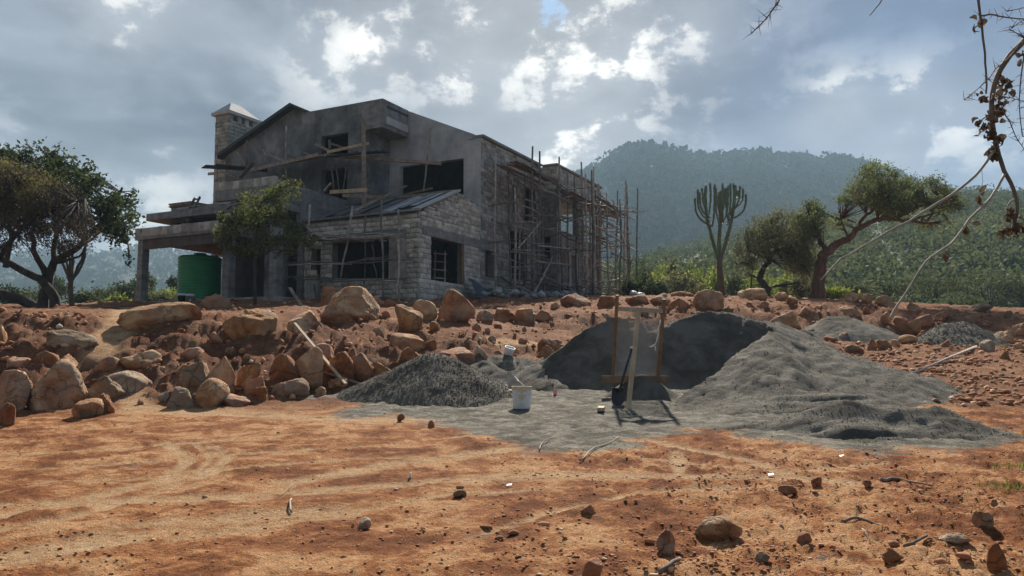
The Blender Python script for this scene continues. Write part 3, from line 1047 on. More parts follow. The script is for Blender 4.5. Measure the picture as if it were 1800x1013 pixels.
def lay(wname, axis, c, blocks, style, mat='stone_joined', single=False, flip=False):
    for bl in blocks:
        BLOCKS.append((single, wname, axis, c, *bl, style, mat, flip))


# openings are (u0, u1, z0, z1)
annex_front_ops = [(1.47, 4.43, 0.87, 2.55), (5.08, 5.60, 0.3, 2.35)]
annex_side_ops = [(0.93, 3.60, 0.80, 2.65)]
annex_top = [(0, 3.60), (3.1, 4.96), (5.1, 4.62)]
main_side_ops = [(5.55, 6.40, 1.40, 2.64), (8.0, 10.0, 1.55, 4.0), (8.35, 8.80, 4.9, 6.3), (9.75, 10.95, 4.7, 6.45)]
annex_front = hpart('wall', M['mortar'], lambda m: wall(m, 'b', 0, 0.35, 0.0, 6.0, -0.8, 3.58, annex_front_ops), 'front wall of the low annex with rock-faced courses')
annex_side = hpart('wall', M['mortar'], lambda m: wall(m, 'a', 0, 0.35, 0.352, 5.399, -0.8, [(0, 3.6), (3.1, 4.93), (5.1, 4.598), (5.4, 4.597)], annex_side_ops), 'side wall of the annex with a gable and one large opening')
main_side = hpart('wall', M['mortar'], lambda m: wall(m, 'a', 0, 0.35, 5.401, 11.538, -0.5, 7.90, main_side_ops), 'tall side wall of the main house behind the scaffolding')
wall_b = hpart('wall', M['plaster_pale'], lambda m: wall(m, 'b', 5.1, 0.3, 0.352, 5.2, 3.6, [(0.352, 8.10), (4.14, 9.78), (5.2, 9.78)], [(0.93, 4.58, 5.30, 7.02)]), 'smooth pale plastered wall with a wide opening')
hpart('wall', M['plaster_pale'], lambda m: wall(m, 'b', 5.1, 0.3, 0.0, 0.351, 4.6, [(0, 7.90), (0.351, 8.08)]), 'plastered return at the corner')
wall_a = hpart('wall', M['plaster'], lambda m: wall(m, 'b', 3.0, 0.3, 5.2, 14.2, 3.9, [(5.2, 9.79), (8.83, 9.79), (8.84, 9.86), (9.58, 10.08), (14.2, 8.22)],
                                                     [(6.13, 7.78, 7.35, 8.42), (6.13, 7.72, 3.95, 6.72), (8.9, 10.3, 3.95, 6.3), (11.2, 13.3, 3.95, 6.2)]), 'dark plastered gable wall')
hpart('wall', M['plaster'], lambda m: wall(m, 'a', 5.2, 0.3, 3.3, 5.1, 3.9, 9.7), 'plastered return wall of the gable bay')
hpart('wall', M['plaster'], lambda m: wall(m, 'a', 13.9, 0.3, 3.3, 11.4, -0.5, 8.1))


def bay(m):
    m.box((3.0, 4.12, 8.42), (5.098, 5.198, 9.79))


bay_o = hpart('overhanging_bay', M['concrete'], bay)
hpart('ledge', M['plaster_pale'], lambda m: m.hexa([(3.25, 4.04, 8.62), (5.0, 4.04, 8.62), (5.0, 4.118, 8.62), (3.25, 4.118, 8.62), (3.25, 4.04, 8.98), (5.0, 4.04, 8.98), (5.0, 4.118, 8.98), (3.25, 4.118, 8.98)]), None, bay_o)

# lintels, sills and panels
hpart('lintel', M['concrete'], lambda m: m.box((0.28, -0.035, 2.66), (6.8, 0.10, 3.02)))
hpart('lintel', M['concrete'], lambda m: m.box((-0.03, 0.62, 2.56), (0.10, 5.0, 2.82)))
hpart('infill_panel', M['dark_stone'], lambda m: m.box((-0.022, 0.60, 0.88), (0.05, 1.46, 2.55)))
hpart('door_post', M['brown_wood'], lambda m: m.box((3.50, 0.02, 0.80), (3.59, 0.12, 2.65)))
hpart('coping', M['concrete'], lambda m: m.box((5.05, -0.16, 7.92), (11.6, 0.42, 8.03)))


# roofs and floors
def slope_slab(m, b0, b1, a0, z0, a1, z1, t):
    m.hexa([(b0, a0, z0 - t), (b1, a0, z0 - t), (b1, a1, z1 - t), (b0, a1, z1 - t), (b0, a0, z0), (b1, a0, z0), (b1, a1, z1), (b0, a1, z1)])


hpart('roof', M['roof'], lambda m: (slope_slab(m, 2.6, 11.6, 14.55, 8.22, 9.52, 10.27, 0.17), slope_slab(m, 2.6, 11.6, 9.52, 10.27, 8.80, 9.93, 0.14)), 'dark roof sheets on the left slope of the gable')
hpart('roof', M['roof'], lambda m: slope_slab(m, 5.41, 11.5, 0.37, 7.9, 4.1, 9.55, 0.12))
hpart('roof', M['roof'], lambda m: m.box((3.31, 4.11, 9.43), (11.5, 9.4, 9.55)))
hpart('floor_slab', M['shaded_raw_wall'], lambda m: m.box((3.31, 5.52, 3.7), (11.19, 13.85, 3.9)))
hpart('floor_slab', M['shaded_raw_wall'], lambda m: m.box((5.41, 0.36, 3.7), (11.19, 5.51, 3.9)))
hpart('floor_slab', M['shaded_raw_wall'], lambda m: m.box((0.36, 0.36, -0.3), (11.2, 13.85, 0.1)))
hpart('wall', M['shaded_raw_wall'], lambda m: wall(m, 'b', 11.2, 0.3, 0.36, 13.85, 0.1, [(0.36, 7.7), (4.1, 9.4), (9.38, 9.41), (9.42, 10.05), (13.85, 8.28)], [(6.1, 7.5, 0.6, 2.9)]), 'rear wall')
hpart('wall', M['shaded_raw_wall'], lambda m: wall(m, 'b', 6.2, 0.2, 0.36, 5.6, 0.1, 3.6), 'inner partition')
hpart('wall', M['shaded_raw_wall'], lambda m: wall(m, 'a', 5.75, 0.2, 0.36, 11.0, 0.1, 3.6), 'wall beside the open passage')
hpart('wall', M['shaded_raw_wall'], lambda m: wall(m, 'b', 3.0, 0.25, 7.4, 13.88, 0.0, 3.88, [(7.6, 8.6, 0.2, 2.5)]), 'ground floor wall behind the columns')
hpart('wall', M['shaded_raw_wall'], lambda m: wall(m, 'a', 7.4, 0.2, 3.26, 11.0, 0.1, 3.7), 'far side of the open passage')
hpart('wall', M['plaster'], lambda m: wall(m, 'b', -0.6, 0.2, 6.55, 7.75, -0.3, 3.9), 'grey wall between the columns')
hpart('parapet', M['mortar'], lambda m: wall(m, 'a', 0.36, 0.0, 0, 0.001, 0, 0.001) or m.box((5.1, 0.36, 7.85), (5.4, 0.7, 7.9)))

# annex roof: a stepped deck of metal strips between a front eave board and the ridge beam
hpart('roof_deck', M['roof'], lambda m: m.hexa([(-0.1, 0.1, 3.50), (3.05, 0.1, 4.86), (3.05, 5.9, 4.86), (-0.1, 5.9, 3.50), (-0.1, 0.1, 3.55), (3.05, 0.1, 4.91), (3.05, 5.9, 4.91), (-0.1, 5.9, 3.55)]))
hpart('roof_deck', M['roof'], lambda m: m.hexa([(3.05, 0.1, 4.86), (5.08, 0.1, 4.55), (5.08, 5.15, 4.55), (3.05, 5.15, 4.86), (3.05, 0.1, 4.91), (5.08, 0.1, 4.6), (5.08, 5.15, 4.6), (3.05, 5.15, 4.91)]))
hpart('eave_board', M['concrete'], lambda m: m.box((-0.16, -0.1, 3.575), (-0.02, 6.02, 3.66)))
hpart('rake_coping', M['cap'], lambda m: m.hexa([(-0.14, -0.09, 3.60), (3.14, -0.09, 4.97), (3.14, 0.26, 4.97), (-0.14, 0.26, 3.60), (-0.14, -0.09, 3.68), (3.14, -0.09, 5.06), (3.14, 0.26, 5.06), (-0.14, 0.26, 3.68)]))
hpart('ridge_beam', M['wood'], lambda m: m.beam((3.1, 0.27, 5.0), (3.1, 5.6, 4.98), 0.14, 0.12))
gr = np.random.default_rng(19)
av = 0.36
k = 0
while av < 5.6:
    wv = gr.uniform(0.20, 0.36)
    mt = M['pale_roof'] if (0.55 < av < 2.3 and gr.uniform() < 0.7) else M['grey_roof']
    lo, hi = gr.uniform(0.0, 0.9) if gr.uniform() < 0.5 else 0.05, gr.uniform(2.2, 3.0)
    lift = gr.uniform(0.02, 0.12)
    z_at = lambda b: 3.55 + 1.36 * (b + 0.1) / 3.15
    sk = gr.uniform(-0.16, 0.16)
    hpart('roof_strip', mt, lambda m: m.hexa([(lo, av, z_at(lo) + lift), (hi, av + sk, z_at(hi) + lift), (hi, av + wv + sk, z_at(hi) + lift), (lo, av + wv, z_at(lo) + lift),
                                              (lo, av, z_at(lo) + lift + .02), (hi, av + sk, z_at(hi) + lift + .02), (hi, av + wv + sk, z_at(hi) + lift + .02), (lo, av + wv, z_at(lo) + lift + .02)]))
    av += wv + gr.uniform(0.02, 0.07)

# balcony wing on columns
wing_front = hpart('parapet', M['concrete'], lambda m: (m.box((-2.0, 5.96, 4.45), (-1.75, 9.42, 4.88)),), 'rough concrete beam under the block parapet')
hpart('parapet', M['concrete'], lambda m: wall(m, 'a', 5.98, 0.22, -1.748, 2.99, 4.3, [(-1.748, 5.12), (3, 5.06)]), 'sloping-looking concrete balcony parapet')
hpart('wall', M['concrete'], lambda m: wall(m, 'a', 5.99, 0.22, -0.35, 2.99, 2.9, 4.3), 'concrete wall under the balcony parapet')
hpart('floor_slab', M['concrete'], lambda m: m.box((-1.95, 6.0, 3.95), (2.99, 13.85, 4.28)))
lay_top = courses(5.96, 9.42, 4.88, 5.27, [], 0.39, 0.42, np.random.default_rng(3), 0.1)
for a0 in (5.72, 8.42):
    hpart('column', M['concrete'], lambda m: m.box((-2.0, a0, -0.35), (-1.62, a0 + 0.38, 3.94 if a0 > 6 else 4.44)))
hpart('column', M['concrete'], lambda m: m.box((-0.1, 6.02, -0.35), (0.22, 6.32, 3.94)))
hpart('plinth', M['dark_stone'], lambda m: m.box((-2.1, 5.6, -0.75), (3.0, 8.95, 0.16)))
hpart('plinth', M['dark_stone'], lambda m: m.box((-3.05, 9.1, -0.8), (2.9, 13.4, 0.10)), 'low slab carrying the water tank')

# canopy over the tank
canopy = hpart('canopy_slab', M['concrete'], lambda m: m.box((-3.0, 8.03, 2.86), (2.4, 13.2, 3.26)))
hpart('fascia_board', M['board'], lambda m: m.box((-2.92, 8.2, 2.42), (-2.84, 13.0, 2.858)), None, canopy)
hpart('soffit_board', M['board'], lambda m: m.box((-2.83, 8.2, 2.74), (2.3, 13.0, 2.855)), None, canopy)
hpart('soffit_beam', M['board'], lambda m: m.box((-2.83, 8.2, 2.35), (-2.6, 8.6, 2.735)), None, canopy)
hpart('column', M['concrete'], lambda m: m.box((-2.95, 12.72, -0.75), (-2.6, 13.04, 2.855)))
hpart('column', M['concrete'], lambda m: m.box((1.9, 12.72, -0.75), (2.25, 13.04, 2.735)))
lay('canopy_slab', 'b', -3.0, courses(8.03, 13.2, 3.0, 3.40, [], 0.34, 0.42, np.random.default_rng(31), 0.5), 'flat', 'stone_joined')

# upper ledge left of the chimney
hpart('ledge_slab', M['concrete'], lambda m: m.box((-1.0, 9.45, 3.95), (2.9, 13.4, 4.16)))
hpart('wall', M['plaster'], lambda m: wall(m, 'b', -0.3, 0.25, 9.45, 13.3, 3.26, 3.945), 'recessed wall under the ledge')
hpart('wall', M['concrete'], lambda m: m.box((-1.0, 13.12, 3.27), (-0.32, 13.38, 3.945)), 'short end wall of the ledge')
ledge_blocks = courses(9.5, 13.38, 4.16, 4.66, [], 0.25, 0.40, np.random.default_rng(32), 0.7)

# chimney
CH = (14.2, 15.2, 3.14, 5.14)      # a0, a1, b0, b1
chim = hpart('chimney', M['mortar'], lambda m: m.box((CH[2], CH[0], 3.0), (CH[3], CH[1], 10.22)))


def chim_head(m):
    a0, a1, b0, b1 = CH
    for bb in (b0, (b0 + b1) / 2 - 0.42, (b0 + b1) / 2 + 0.12, b1 - 0.3):
        m.box((bb, a0, 10.22), (bb + 0.28, a1, 10.52))


hpart('chimney_head', M['dark_stone'], chim_head, None, chim)


def chim_cap(m):
    a0, a1, b0, b1 = CH
    o = 0.17
    m.box((b0 - o, a0 - o, 10.52), (b1 + o, a1 + o, 10.68))
    mid = (a0 + a1) / 2
    r0, r1 = b0 + 0.55, b1 - 0.75
    p = [(b0 - o + .04, a0 - o + .04, 10.68), (b1 + o - .04, a0 - o + .04, 10.68), (b1 + o - .04, a1 + o - .04, 10.68), (b0 - o + .04, a1 + o - .04, 10.68), (r0, mid, 11.36), (r1, mid, 11.36)]
    m.add(p, [(0, 1, 5, 4), (1, 2, 5), (2, 3, 4, 5), (3, 0, 4)])


hpart('chimney_cap', M['cap'], chim_cap, None, chim)
g1 = np.random.default_rng(51)
lay('chimney', 'a', CH[0], courses(CH[2], CH[3], 4.0, 10.22, [], 0.21, 0.42, g1), 'rock')
lay('chimney', 'b', CH[2], courses(CH[0], CH[1], 4.0, 10.22, [], 0.21, 0.40, g1), 'rock')

# stone courses of the main walls
g2 = np.random.default_rng(52)
front = courses(-0.03, 6.0, -0.6, 3.58, annex_front_ops + [(0.60, 1.47, 0.87, 2.56), (0.62, 5.0, 2.55, 2.83)], 0.205, 0.44, g2)
lay('annex_front', 'b', 0.0, front, 'rock', single=True)
side = courses(0.0, 5.1, -0.6, [(0, 2.66), (5.1, 2.66)], annex_side_ops, 0.205, 0.42, g2, 0.25)
side += courses(0.0, 0.28, 2.66, 3.03, [], 0.18, 0.28, g2)
side += courses(0.0, 3.1, 3.03, [(0, 3.58), (3.1, 4.95)], [], 0.21, 0.36, g2, 0.9)
side += courses(3.1, 5.1, 3.03, [(3.1, 4.95), (5.1, 4.6)], [], 0.205, 0.45, g2, 0.25)
lay('annex_side', 'a', 0.0, side, 'flat', single=True)
ms = courses(5.1, 11.54, -0.4, 7.9, main_side_ops + [(5.1, 6.8, 2.66, 3.02)], 0.205, 0.44, g2, 0.3)
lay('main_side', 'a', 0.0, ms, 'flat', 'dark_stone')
lay('parapet', 'b', -2.0, lay_top, 'flat', 'stone_joined')
lay('parapet', 'a', 5.98, courses(-2.0, -1.74, 4.88, 5.27, [], 0.39, 0.26, g2), 'flat', 'stone_joined')
hpart('parapet', M['mortar'], lambda m: m.box((-1.97, 5.99, 4.882), (-1.77, 9.40, 5.25)), 'mortar core of the block parapet')
lay('ledge_slab', 'b', -1.0, ledge_blocks, 'flat', 'stone_joined')
hpart('ledge_core', M['mortar'], lambda m: m.box((-0.97, 9.5, 4.162), (-0.72, 13.36, 4.60)))

# rear block on the right, open porches on two storeys
W2 = hpart('wall', M['mortar'], lambda m: wall(m, 'a', -1.0, 0.35, 11.54, 18.1, 6.75, 7.86), 'block parapet of the rear wing')
hpart('wall', M['mortar'], lambda m: wall(m, 'b', 11.54, 0.35, -0.648, -0.002, 0.0, 7.86, [(-0.62, -0.15, 2.9, 4.05)]), 'narrow return wall of the rear wing')
piers = [(11.541, 12.1), (14.55, 15.05), (17.5, 18.1)]
for b0, b1 in piers:
    hpart('pier', M['concrete'], lambda m: m.box((b0, -1.0, -0.2), (b1, -0.652, 6.748)))
hpart('floor_slab', M['concrete'], lambda m: m.box((11.56, -0.97, 6.45), (18.08, 4.4, 6.74)))
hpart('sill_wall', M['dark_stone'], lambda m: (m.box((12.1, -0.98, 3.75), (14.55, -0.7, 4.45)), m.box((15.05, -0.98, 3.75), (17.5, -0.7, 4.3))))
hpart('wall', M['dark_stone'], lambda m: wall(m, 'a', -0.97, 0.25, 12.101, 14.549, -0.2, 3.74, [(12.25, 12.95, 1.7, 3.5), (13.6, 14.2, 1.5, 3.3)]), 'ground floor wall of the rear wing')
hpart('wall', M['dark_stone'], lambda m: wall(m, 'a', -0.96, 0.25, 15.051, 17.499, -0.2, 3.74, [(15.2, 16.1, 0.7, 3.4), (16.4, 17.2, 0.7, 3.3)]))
hpart('floor_slab', M['concrete'], lambda m: m.box((11.9, -0.64, 3.6), (18.0, 4.4, 3.80)))
for b0, b1 in ((11.9, 12.3), (15.3, 15.7), (17.7, 18.1)):
    hpart('pier', M['concrete'], lambda m: m.box((b0, 4.45, -0.2), (b1, 4.8, 6.74)))
hpart('roof', M['roof'], lambda m: m.box((11.9, -0.64, 7.4), (18.08, 4.4, 7.5)))
hpart('wall', M['shaded_raw_wall'], lambda m: m.box((12.35, -0.62, 0.1), (12.5, 0.9, 6.4)), 'inner wall behind the narrow return wall')
hpart('coping', M['concrete'], lambda m: m.box((11.44, -1.1, 7.87), (18.2, -0.6, 7.97)))
hpart('coping', M['concrete'], lambda m: m.box((11.44, -0.598, 7.87), (11.95, -0.2, 7.97)))
lay('rear_parapet', 'a', -1.0, courses(11.54, 18.1, 6.75, 7.86, [], 0.22, 0.46, g2, 0.2), 'flat', 'stone_joined')
lay('rear_parapet', 'b', 11.54, courses(-1.0, -0.02, 6.6, 7.86, [], 0.22, 0.46, g2, 0.2), 'flat', 'stone_joined')
for b0, b1 in piers:
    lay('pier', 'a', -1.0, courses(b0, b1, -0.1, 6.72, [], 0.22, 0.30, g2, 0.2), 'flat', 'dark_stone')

# build the blocks: the nearest 300 each on its own, the rest joined per wall
PARENT = {'annex_front': annex_front, 'annex_side': annex_side}
singles = [b for b in BLOCKS if b[0]]


def blk_centre(b):
    _, wn, ax, c, u0, u1, z0, z1 = b[:8]
    p = hl(ax, c, (u0 + u1) / 2, 0, (z0 + z1) / 2)
    return hw(p[1], p[0], p[2])


def shows(b):
    q = blk_centre(b)
    hidden = b[6] < gz(q[0], q[1]) - HO[2]
    return (b[5] - b[4]) * (b[7] - b[6]) / q[1] ** 2 * (0.0 if hidden else 1.0)


singles.sort(key=shows, reverse=True)
keep = set(id(b) for b in singles[:296])
joined = {}
gb_ = np.random.default_rng(77)
for b in BLOCKS:
    single, wn, ax, c, u0, u1, z0, z1, style, mat, flip = b
    i = int(gb_.integers(8))
    mid = hl(ax, c, (u0 + u1) / 2, 0, (z0 + z1) / 2)
    if id(b) in keep:
        o = bpy.data.objects.new('block', MESHES[style, i])
        link(o, PARENT[wn])
        o.location = mid
        o.rotation_euler = (0, 0, math.pi / 2 if ax == 'b' else math.pi)
        o.scale = (u1 - u0, 1, z1 - z0)
        continue
    V, Fc = SHAPES[style][i]
    V = V * np.array([u1 - u0, 1, z1 - z0])
    if ax == 'b':
        V = np.stack([-V[:, 1], V[:, 0], V[:, 2]], 1)
    else:
        V = np.stack([-V[:, 0], -V[:, 1], V[:, 2]], 1)
    V = V + np.array(mid)
    joined.setdefault((wn, mat), MB()).add(V, Fc)
for (wn, mat), mb in joined.items():
    o = mb.build('stone_courses', M[mat], PARENT.get(wn, chim if wn == 'chimney' else house))
    o['kind'] = 'stuff'

# ------------------------------------------------------------------ scaffolding
def pole(parent, p, q, r, g, bend=0.04, mat='pole', n=6, name='pole'):
    p, q = Vector([float(c) for c in p]), Vector([float(c) for c in q])
    L = (q - p).length
    m = MB()
    k = 5
    pts = []
    for i in range(k):
        t = i / (k - 1)
        j = Vector(g.normal(size=3)) * bend * math.sin(math.pi * t) * min(L / 3, 1.0)
        pts.append(p.lerp(q, t) + j)
    m.tube(pts, [r * (1.08 - 0.3 * i / (k - 1)) for i in range(k)], n)
    return m.build(name, M[mat], parent)


def L3(a, b, z):
    return (b, a, z)


gs_ = np.random.default_rng(101)
sc1 = empty('scaffolding', HO, HROT, label='tall lashed-pole scaffolding along the right side of the house', cat='scaffolding')
for b in (5.35, 6.9, 7.8, 8.6, 10.3):
    for a, h in ((-0.55, 7.1), (-1.75, 7.3)):
        bb, aa = b + gs_.normal() * 0.12, a + gs_.normal() * 0.08
        h2 = h + gs_.uniform(-0.5, 0.9) if a < -1 else h
        if b < 6 and a < -1:
            h2 = 5.4
        pole(sc1, L3(aa, bb, gl(aa, bb) - 0.15), L3(aa + gs_.normal() * .12, bb + gs_.normal() * .12, h2), 0.058 if a < -1 else 0.048, gs_)
for b in (11.2, 12.0, 12.9, 14.3, 15.2, 16.3, 17.5, 18.6):
    for a, h in ((-1.45, 7.0), (-2.6, 7.2)):
        bb, aa = b + gs_.normal() * 0.15, a + gs_.normal() * 0.1
        pole(sc1, L3(aa, bb, gl(aa, bb) - 0.15), L3(aa + gs_.normal() * .15, bb + gs_.normal() * .15, h + gs_.uniform(-0.6, 1.1)), 0.055, gs_)
pole(sc1, L3(-2.9, 19.0, gl(-2.9, 19.0) - .15), L3(-3.0, 19.2, 7.9), 0.05, gs_)
pole(sc1, L3(-2.6, 18.5, gl(-2.6, 18.5) - .15), L3(-2.5, 18.6, 8.1), 0.065, gs_)
pole(sc1, L3(-1.9, 13.0, gl(-1.9, 13.0) - .15), L3(-1.8, 13.1, 8.3), 0.06, gs_)
for z in (0.7, 1.4, 2.3, 3.1, 4.0, 4.8, 5.7, 6.3):
    for a in (-0.6, -1.8):
        for b0, b1 in ((5.0, 8.1), (7.4, 11.2)):
            if gs_.uniform() < 0.85:
                pole(sc1, L3(a + gs_.normal() * .06, b0 + gs_.uniform(-.3, .3), z + gs_.normal() * .15), L3(a + gs_.normal() * .06, b1 + gs_.uniform(-.3, .5), z + gs_.normal() * .18), 0.042, gs_)
    for a in (-1.5, -2.65):
        for b0, b1 in ((10.8, 14.6), (13.0, 16.4), (15.0, 19.3)):
            if gs_.uniform() < 0.88:
                pole(sc1, L3(a + gs_.normal() * .06, b0 + gs_.uniform(-.3, .3), z + gs_.normal() * .2 + .15), L3(a + gs_.normal() * .06, b1 + gs_.uniform(-.3, .7), z + gs_.normal() * .2 + .2), 0.043, gs_)
    for b in (5.3, 6.9, 8.6, 10.3):
        if gs_.uniform() < 0.5:
            continue
        pole(sc1, L3(-0.3, b + gs_.normal() * .1, z + gs_.normal() * .1), L3(-2.05 - gs_.uniform(0, .4), b + gs_.normal() * .1, z + gs_.normal() * .1), 0.032, gs_)
    for b in (11.2, 12.7, 14.3, 15.9, 17.5, 18.6):
        if gs_.uniform() < 0.5:
            pole(sc1, L3(-1.1, b + gs_.normal() * .15, z + gs_.normal() * .15 + .2), L3(-2.9 - gs_.uniform(0, .7), b + gs_.normal() * .15, z + gs_.normal() * .15 + .2), 0.034, gs_)
for a, b0, z0, b1, z1 in ((-1.85, 5.3, 2.6, 7.9, 4.2), (-1.85, 7.0, 0.6, 9.0, 2.6), (-1.85, 8.8, 2.3, 6.8, .5), (-0.5, 5.2, 6.9, 6.8, 5.0), (-1.85, 9.0, 4.4, 6.8, 6.1), (-2.7, 11.6, 4.0, 14.2, 6.4),
                          (-2.7, 14.4, .9, 16.8, 3.9), (-2.7, 17.4, 4.3, 15.6, 6.6), (-2.7, 12.8, 3.6, 10.6, 1.0), (-1.6, 16.0, 6.5, 18.4, 3.7), (-2.7, 18.9, 3.8, 17.3, 1.2), (-1.6, 14.6, 6.8, 16.2, 3.4), (-1.9, 10.2, 2.2, 12.2, .2)):
    pole(sc1, L3(a, b0, z0), L3(a + gs_.normal() * .1, b1, z1), 0.036, gs_)
for i in range(7):                                   # deck of planks just under the eave
    z = 6.72 + gs_.normal() * .05
    a = -0.45 - i * 0.22
    hpart('plank', M['wood'], lambda m: m.beam(L3(a, 6.0 + gs_.uniform(-.5, .4), z), L3(a + gs_.normal() * .1, 10.6 + gs_.uniform(-.8, .9), z + gs_.normal() * .08), 0.2, 0.04), None, sc1)
for i in range(5):
    a = -1.3 - i * 0.26
    hpart('plank', M['wood'], lambda m: m.beam(L3(a, 14.6 + gs_.uniform(-.6, .4), 6.35 + gs_.normal() * .05), L3(a, 18.9 + gs_.uniform(-.8, .6), 6.2 + gs_.normal() * .06), 0.2, 0.04), None, sc1)
for i in range(3):
    a = -1.4 - i * 0.3
    hpart('plank', M['wood'], lambda m: m.beam(L3(a, 11.1, 6.3 + gs_.normal() * .05), L3(a, 14.2 + gs_.uniform(-.6, .4), 6.1 + gs_.normal() * .05), 0.2, 0.04), None, sc1)
for i, (b0, b1, z) in enumerate(((7.0, 9.6, 1.35), (9.0, 12.3, 1.3), (12.0, 15.2, 1.45), (15.0, 19.2, 1.55), (13.0, 16.2, 4.5))):
    hpart('plank', M['wood'], lambda m: m.beam(L3(-1.3 - .2 * (i % 2) - (0.6 if b0 > 11 else 0), b0, z), L3(-1.4 - (0.6 if b0 > 11 else 0), b1, z - .08), 0.22, 0.045), None, sc1)

sc2 = empty('scaffolding', HO, HROT, label='rough pole scaffolding with a stick platform at the annex front window', cat='scaffolding')


def onb(px, py, b):
    r = ray(px, py)
    t = (b + HO[:2] @ uR) / (r[:2] @ uR)
    P = np.array([0, 0, HC]) + r * t
    return (b, float((P[:2] - HO[:2]) @ uL), float(P[2] - HO[2]))


for (x0, y0), (x1, y1), b, r in (((671, 352), (673, 530), -1.5, .05), ((700, 368), (701, 535), -0.7, .045), ((643, 375), (640, 500), -0.5, .04), ((620, 362), (598, 495), -1.1, .05),
                                 ((654, 430), (663, 495), -0.5, .035), ((545, 360), (537, 540), -1.1, .05), ((699, 420), (703, 540), -1.55, .045), ((553, 500), (556, 540), -0.7, .04)):
    p, q = onb(x0, y0, b), onb(x1, y1, b)
    if y1 > 510:
        q = (q[0], q[1], min(q[2], gl(q[1], q[0]) - 0.1))
    pole(sc2, p, q, r, gs_, 0.05)
for (x0, y0), (x1, y1), b in (((500, 464), (700, 457), -1.1), ((496, 467), (618, 465), -1.4), ((610, 462), (684, 450), -1.5), ((500, 487), (715, 492), -1.1), ((520, 492), (610, 490), -1.5), ((585, 495), (716, 493), -1.5),
                              ((496, 490), (560, 484), -0.7), ((640, 458), (724, 457), -0.7)):
    pole(sc2, onb(x0, y0, b), onb(x1, y1, b), 0.035, gs_, 0.05)
for i in range(13):                                  # platform of crooked sticks
    b = -0.2 - i * 0.105
    x0, x1 = 553 + gs_.uniform(-3, 25), 690 + gs_.uniform(-16, 26)
    y0 = 421 + gs_.uniform(-3, 3) - 3
    pole(sc2, onb(x0, y0, b), onb(x1, y0 - 3 + gs_.uniform(-3, 3), b), 0.035, gs_, 0.07, name='stick')
for i in range(6):
    x = 565 + i * 23
    p = onb(x, 424, -0.1)
    pole(sc2, p, (p[0] - 1.6, p[1] + gs_.normal() * .2, p[2] - 0.05), 0.035, gs_, 0.05, name='stick')

sc3 = empty('scaffolding', HO, HROT, label='timber scaffold deck of planks across the dark gable wall', cat='scaffolding')


def deck(px0, py0, b0, px1, py1, b1, wd=0.22, ht=0.05, mat='wood'):
    p, q = onb(px0, py0, b0), onb(px1, py1, b1)
    return hpart('plank', M[mat], lambda m: m.beam(p, q, wd, ht), None, sc3)


for i in range(7):
    b = 1.25 + i * 0.24
    deck(436 + i * 2 + gs_.uniform(-6, 6), 299 - i * .4, b, 566 + gs_.uniform(-12, 8) + i * 3, 273.5 - i * .2, b)
for i in range(6):
    b = 1.2 + i * 0.24
    deck(570, 276 - i * .3, b, 676 + gs_.uniform(-14, 6), 266 + i * .2, b, mat='roof')
deck(570, 273, 1.1, 776, 288, 3.6, 0.12, 0.14)
deck(440, 300, 1.05, 560, 272, 1.05, 0.06, 0.16)
deck(575, 268, 1.0, 648, 252, 1.0, 0.06, 0.13, 'pale_wood')
deck(556, 254, 2.7, 579, 266, 1.6, 0.09, 0.1)
deck(583, 253, 2.7, 628, 268, 1.6, 0.09, 0.1)
deck(465, 268, 2.7, 500, 284, 1.3, 0.09, 0.09)
deck(500, 271, 2.7, 522, 279, 1.3, 0.09, 0.09)
deck(533, 268, 2.7, 545, 273, 1.3, 0.07, 0.07)
deck(358, 293, 0.4, 430, 297, 2.2, 0.7, 0.05, 'roof')
deck(380, 291, 1.0, 470, 300, 2.6, 0.6, 0.05, 'roof')
deck(366, 306, 2.5, 382, 305, 2.5, 0.06, 0.14)
deck(423, 312, 0.6, 445, 286, 0.6, 0.2, 0.05)
deck(388, 301, 2.2, 421, 314, 1.6, 0.12, 0.06)
deck(580, 338, -0.2, 645, 334, -0.2, 0.05, 0.16, 'pale_wood')
deck(602, 344, 0.6, 676, 347, 1.8, 0.05, 0.14)
deck(622, 371, -0.5, 714, 327, 4.6, 0.16, 0.06)
deck(700, 345, 3.4, 760, 331, 3.4, 0.06, 0.09)
deck(645, 332, 1.4, 672, 344, 1.4, 0.06, 0.1)
p, q = onb(639, 209, 0.35), onb(640, 367, 0.35)
hpart('post', M['wood'], lambda m: m.beam(p, q, 0.13, 0.13, (0, 1, 0)), 'tall sawn timber post', sc3)
for (x0, y0), (x1, y1), b, r in (((503, 222), (503, 315), 1.4, .05), ((434, 247), (434, 295), 1.6, .055), ((379, 246), (382, 318), 2.4, .045), ((579, 246), (587, 337), 1.3, .055), ((590, 290), (597, 336), 2.2, .045),
                                 ((609, 290), (603, 335), 2.2, .04), ((757, 226), (744, 337), 4.2, .055), ((569, 337), (582, 322), 1.2, .06), ((647, 285), (645, 366), 2.3, .05), ((417, 268), (430, 290), 2.4, .03),
                                 ((462, 263), (484, 308), 2.4, .04)):
    pole(sc3, onb(x0, y0, b), onb(x1, y1, b), r, gs_, 0.03)


# ------------------------------------------------------------------ ladders
def ladder(name, label, p, q, width, rungs, side, mat, parent_rot=True):
    e = empty(name, HO, HROT, label=label, cat='ladder')
    s = Vector(side).normalized() * width / 2
    for sg in (-1, 1):
        hpart('rail', M[mat], lambda m: m.beam(Vector(p) + s * sg, Vector(q) + s * sg * 0.9, 0.06, 0.09), None, e)
    for i in range(rungs):
        c = Vector(p).lerp(Vector(q), (i + 0.7) / rungs)
        hpart('rung', M[mat], lambda m: m.beam(c - s * 1.25, c + s * 1.2, 0.07, 0.05), None, e)
    return e


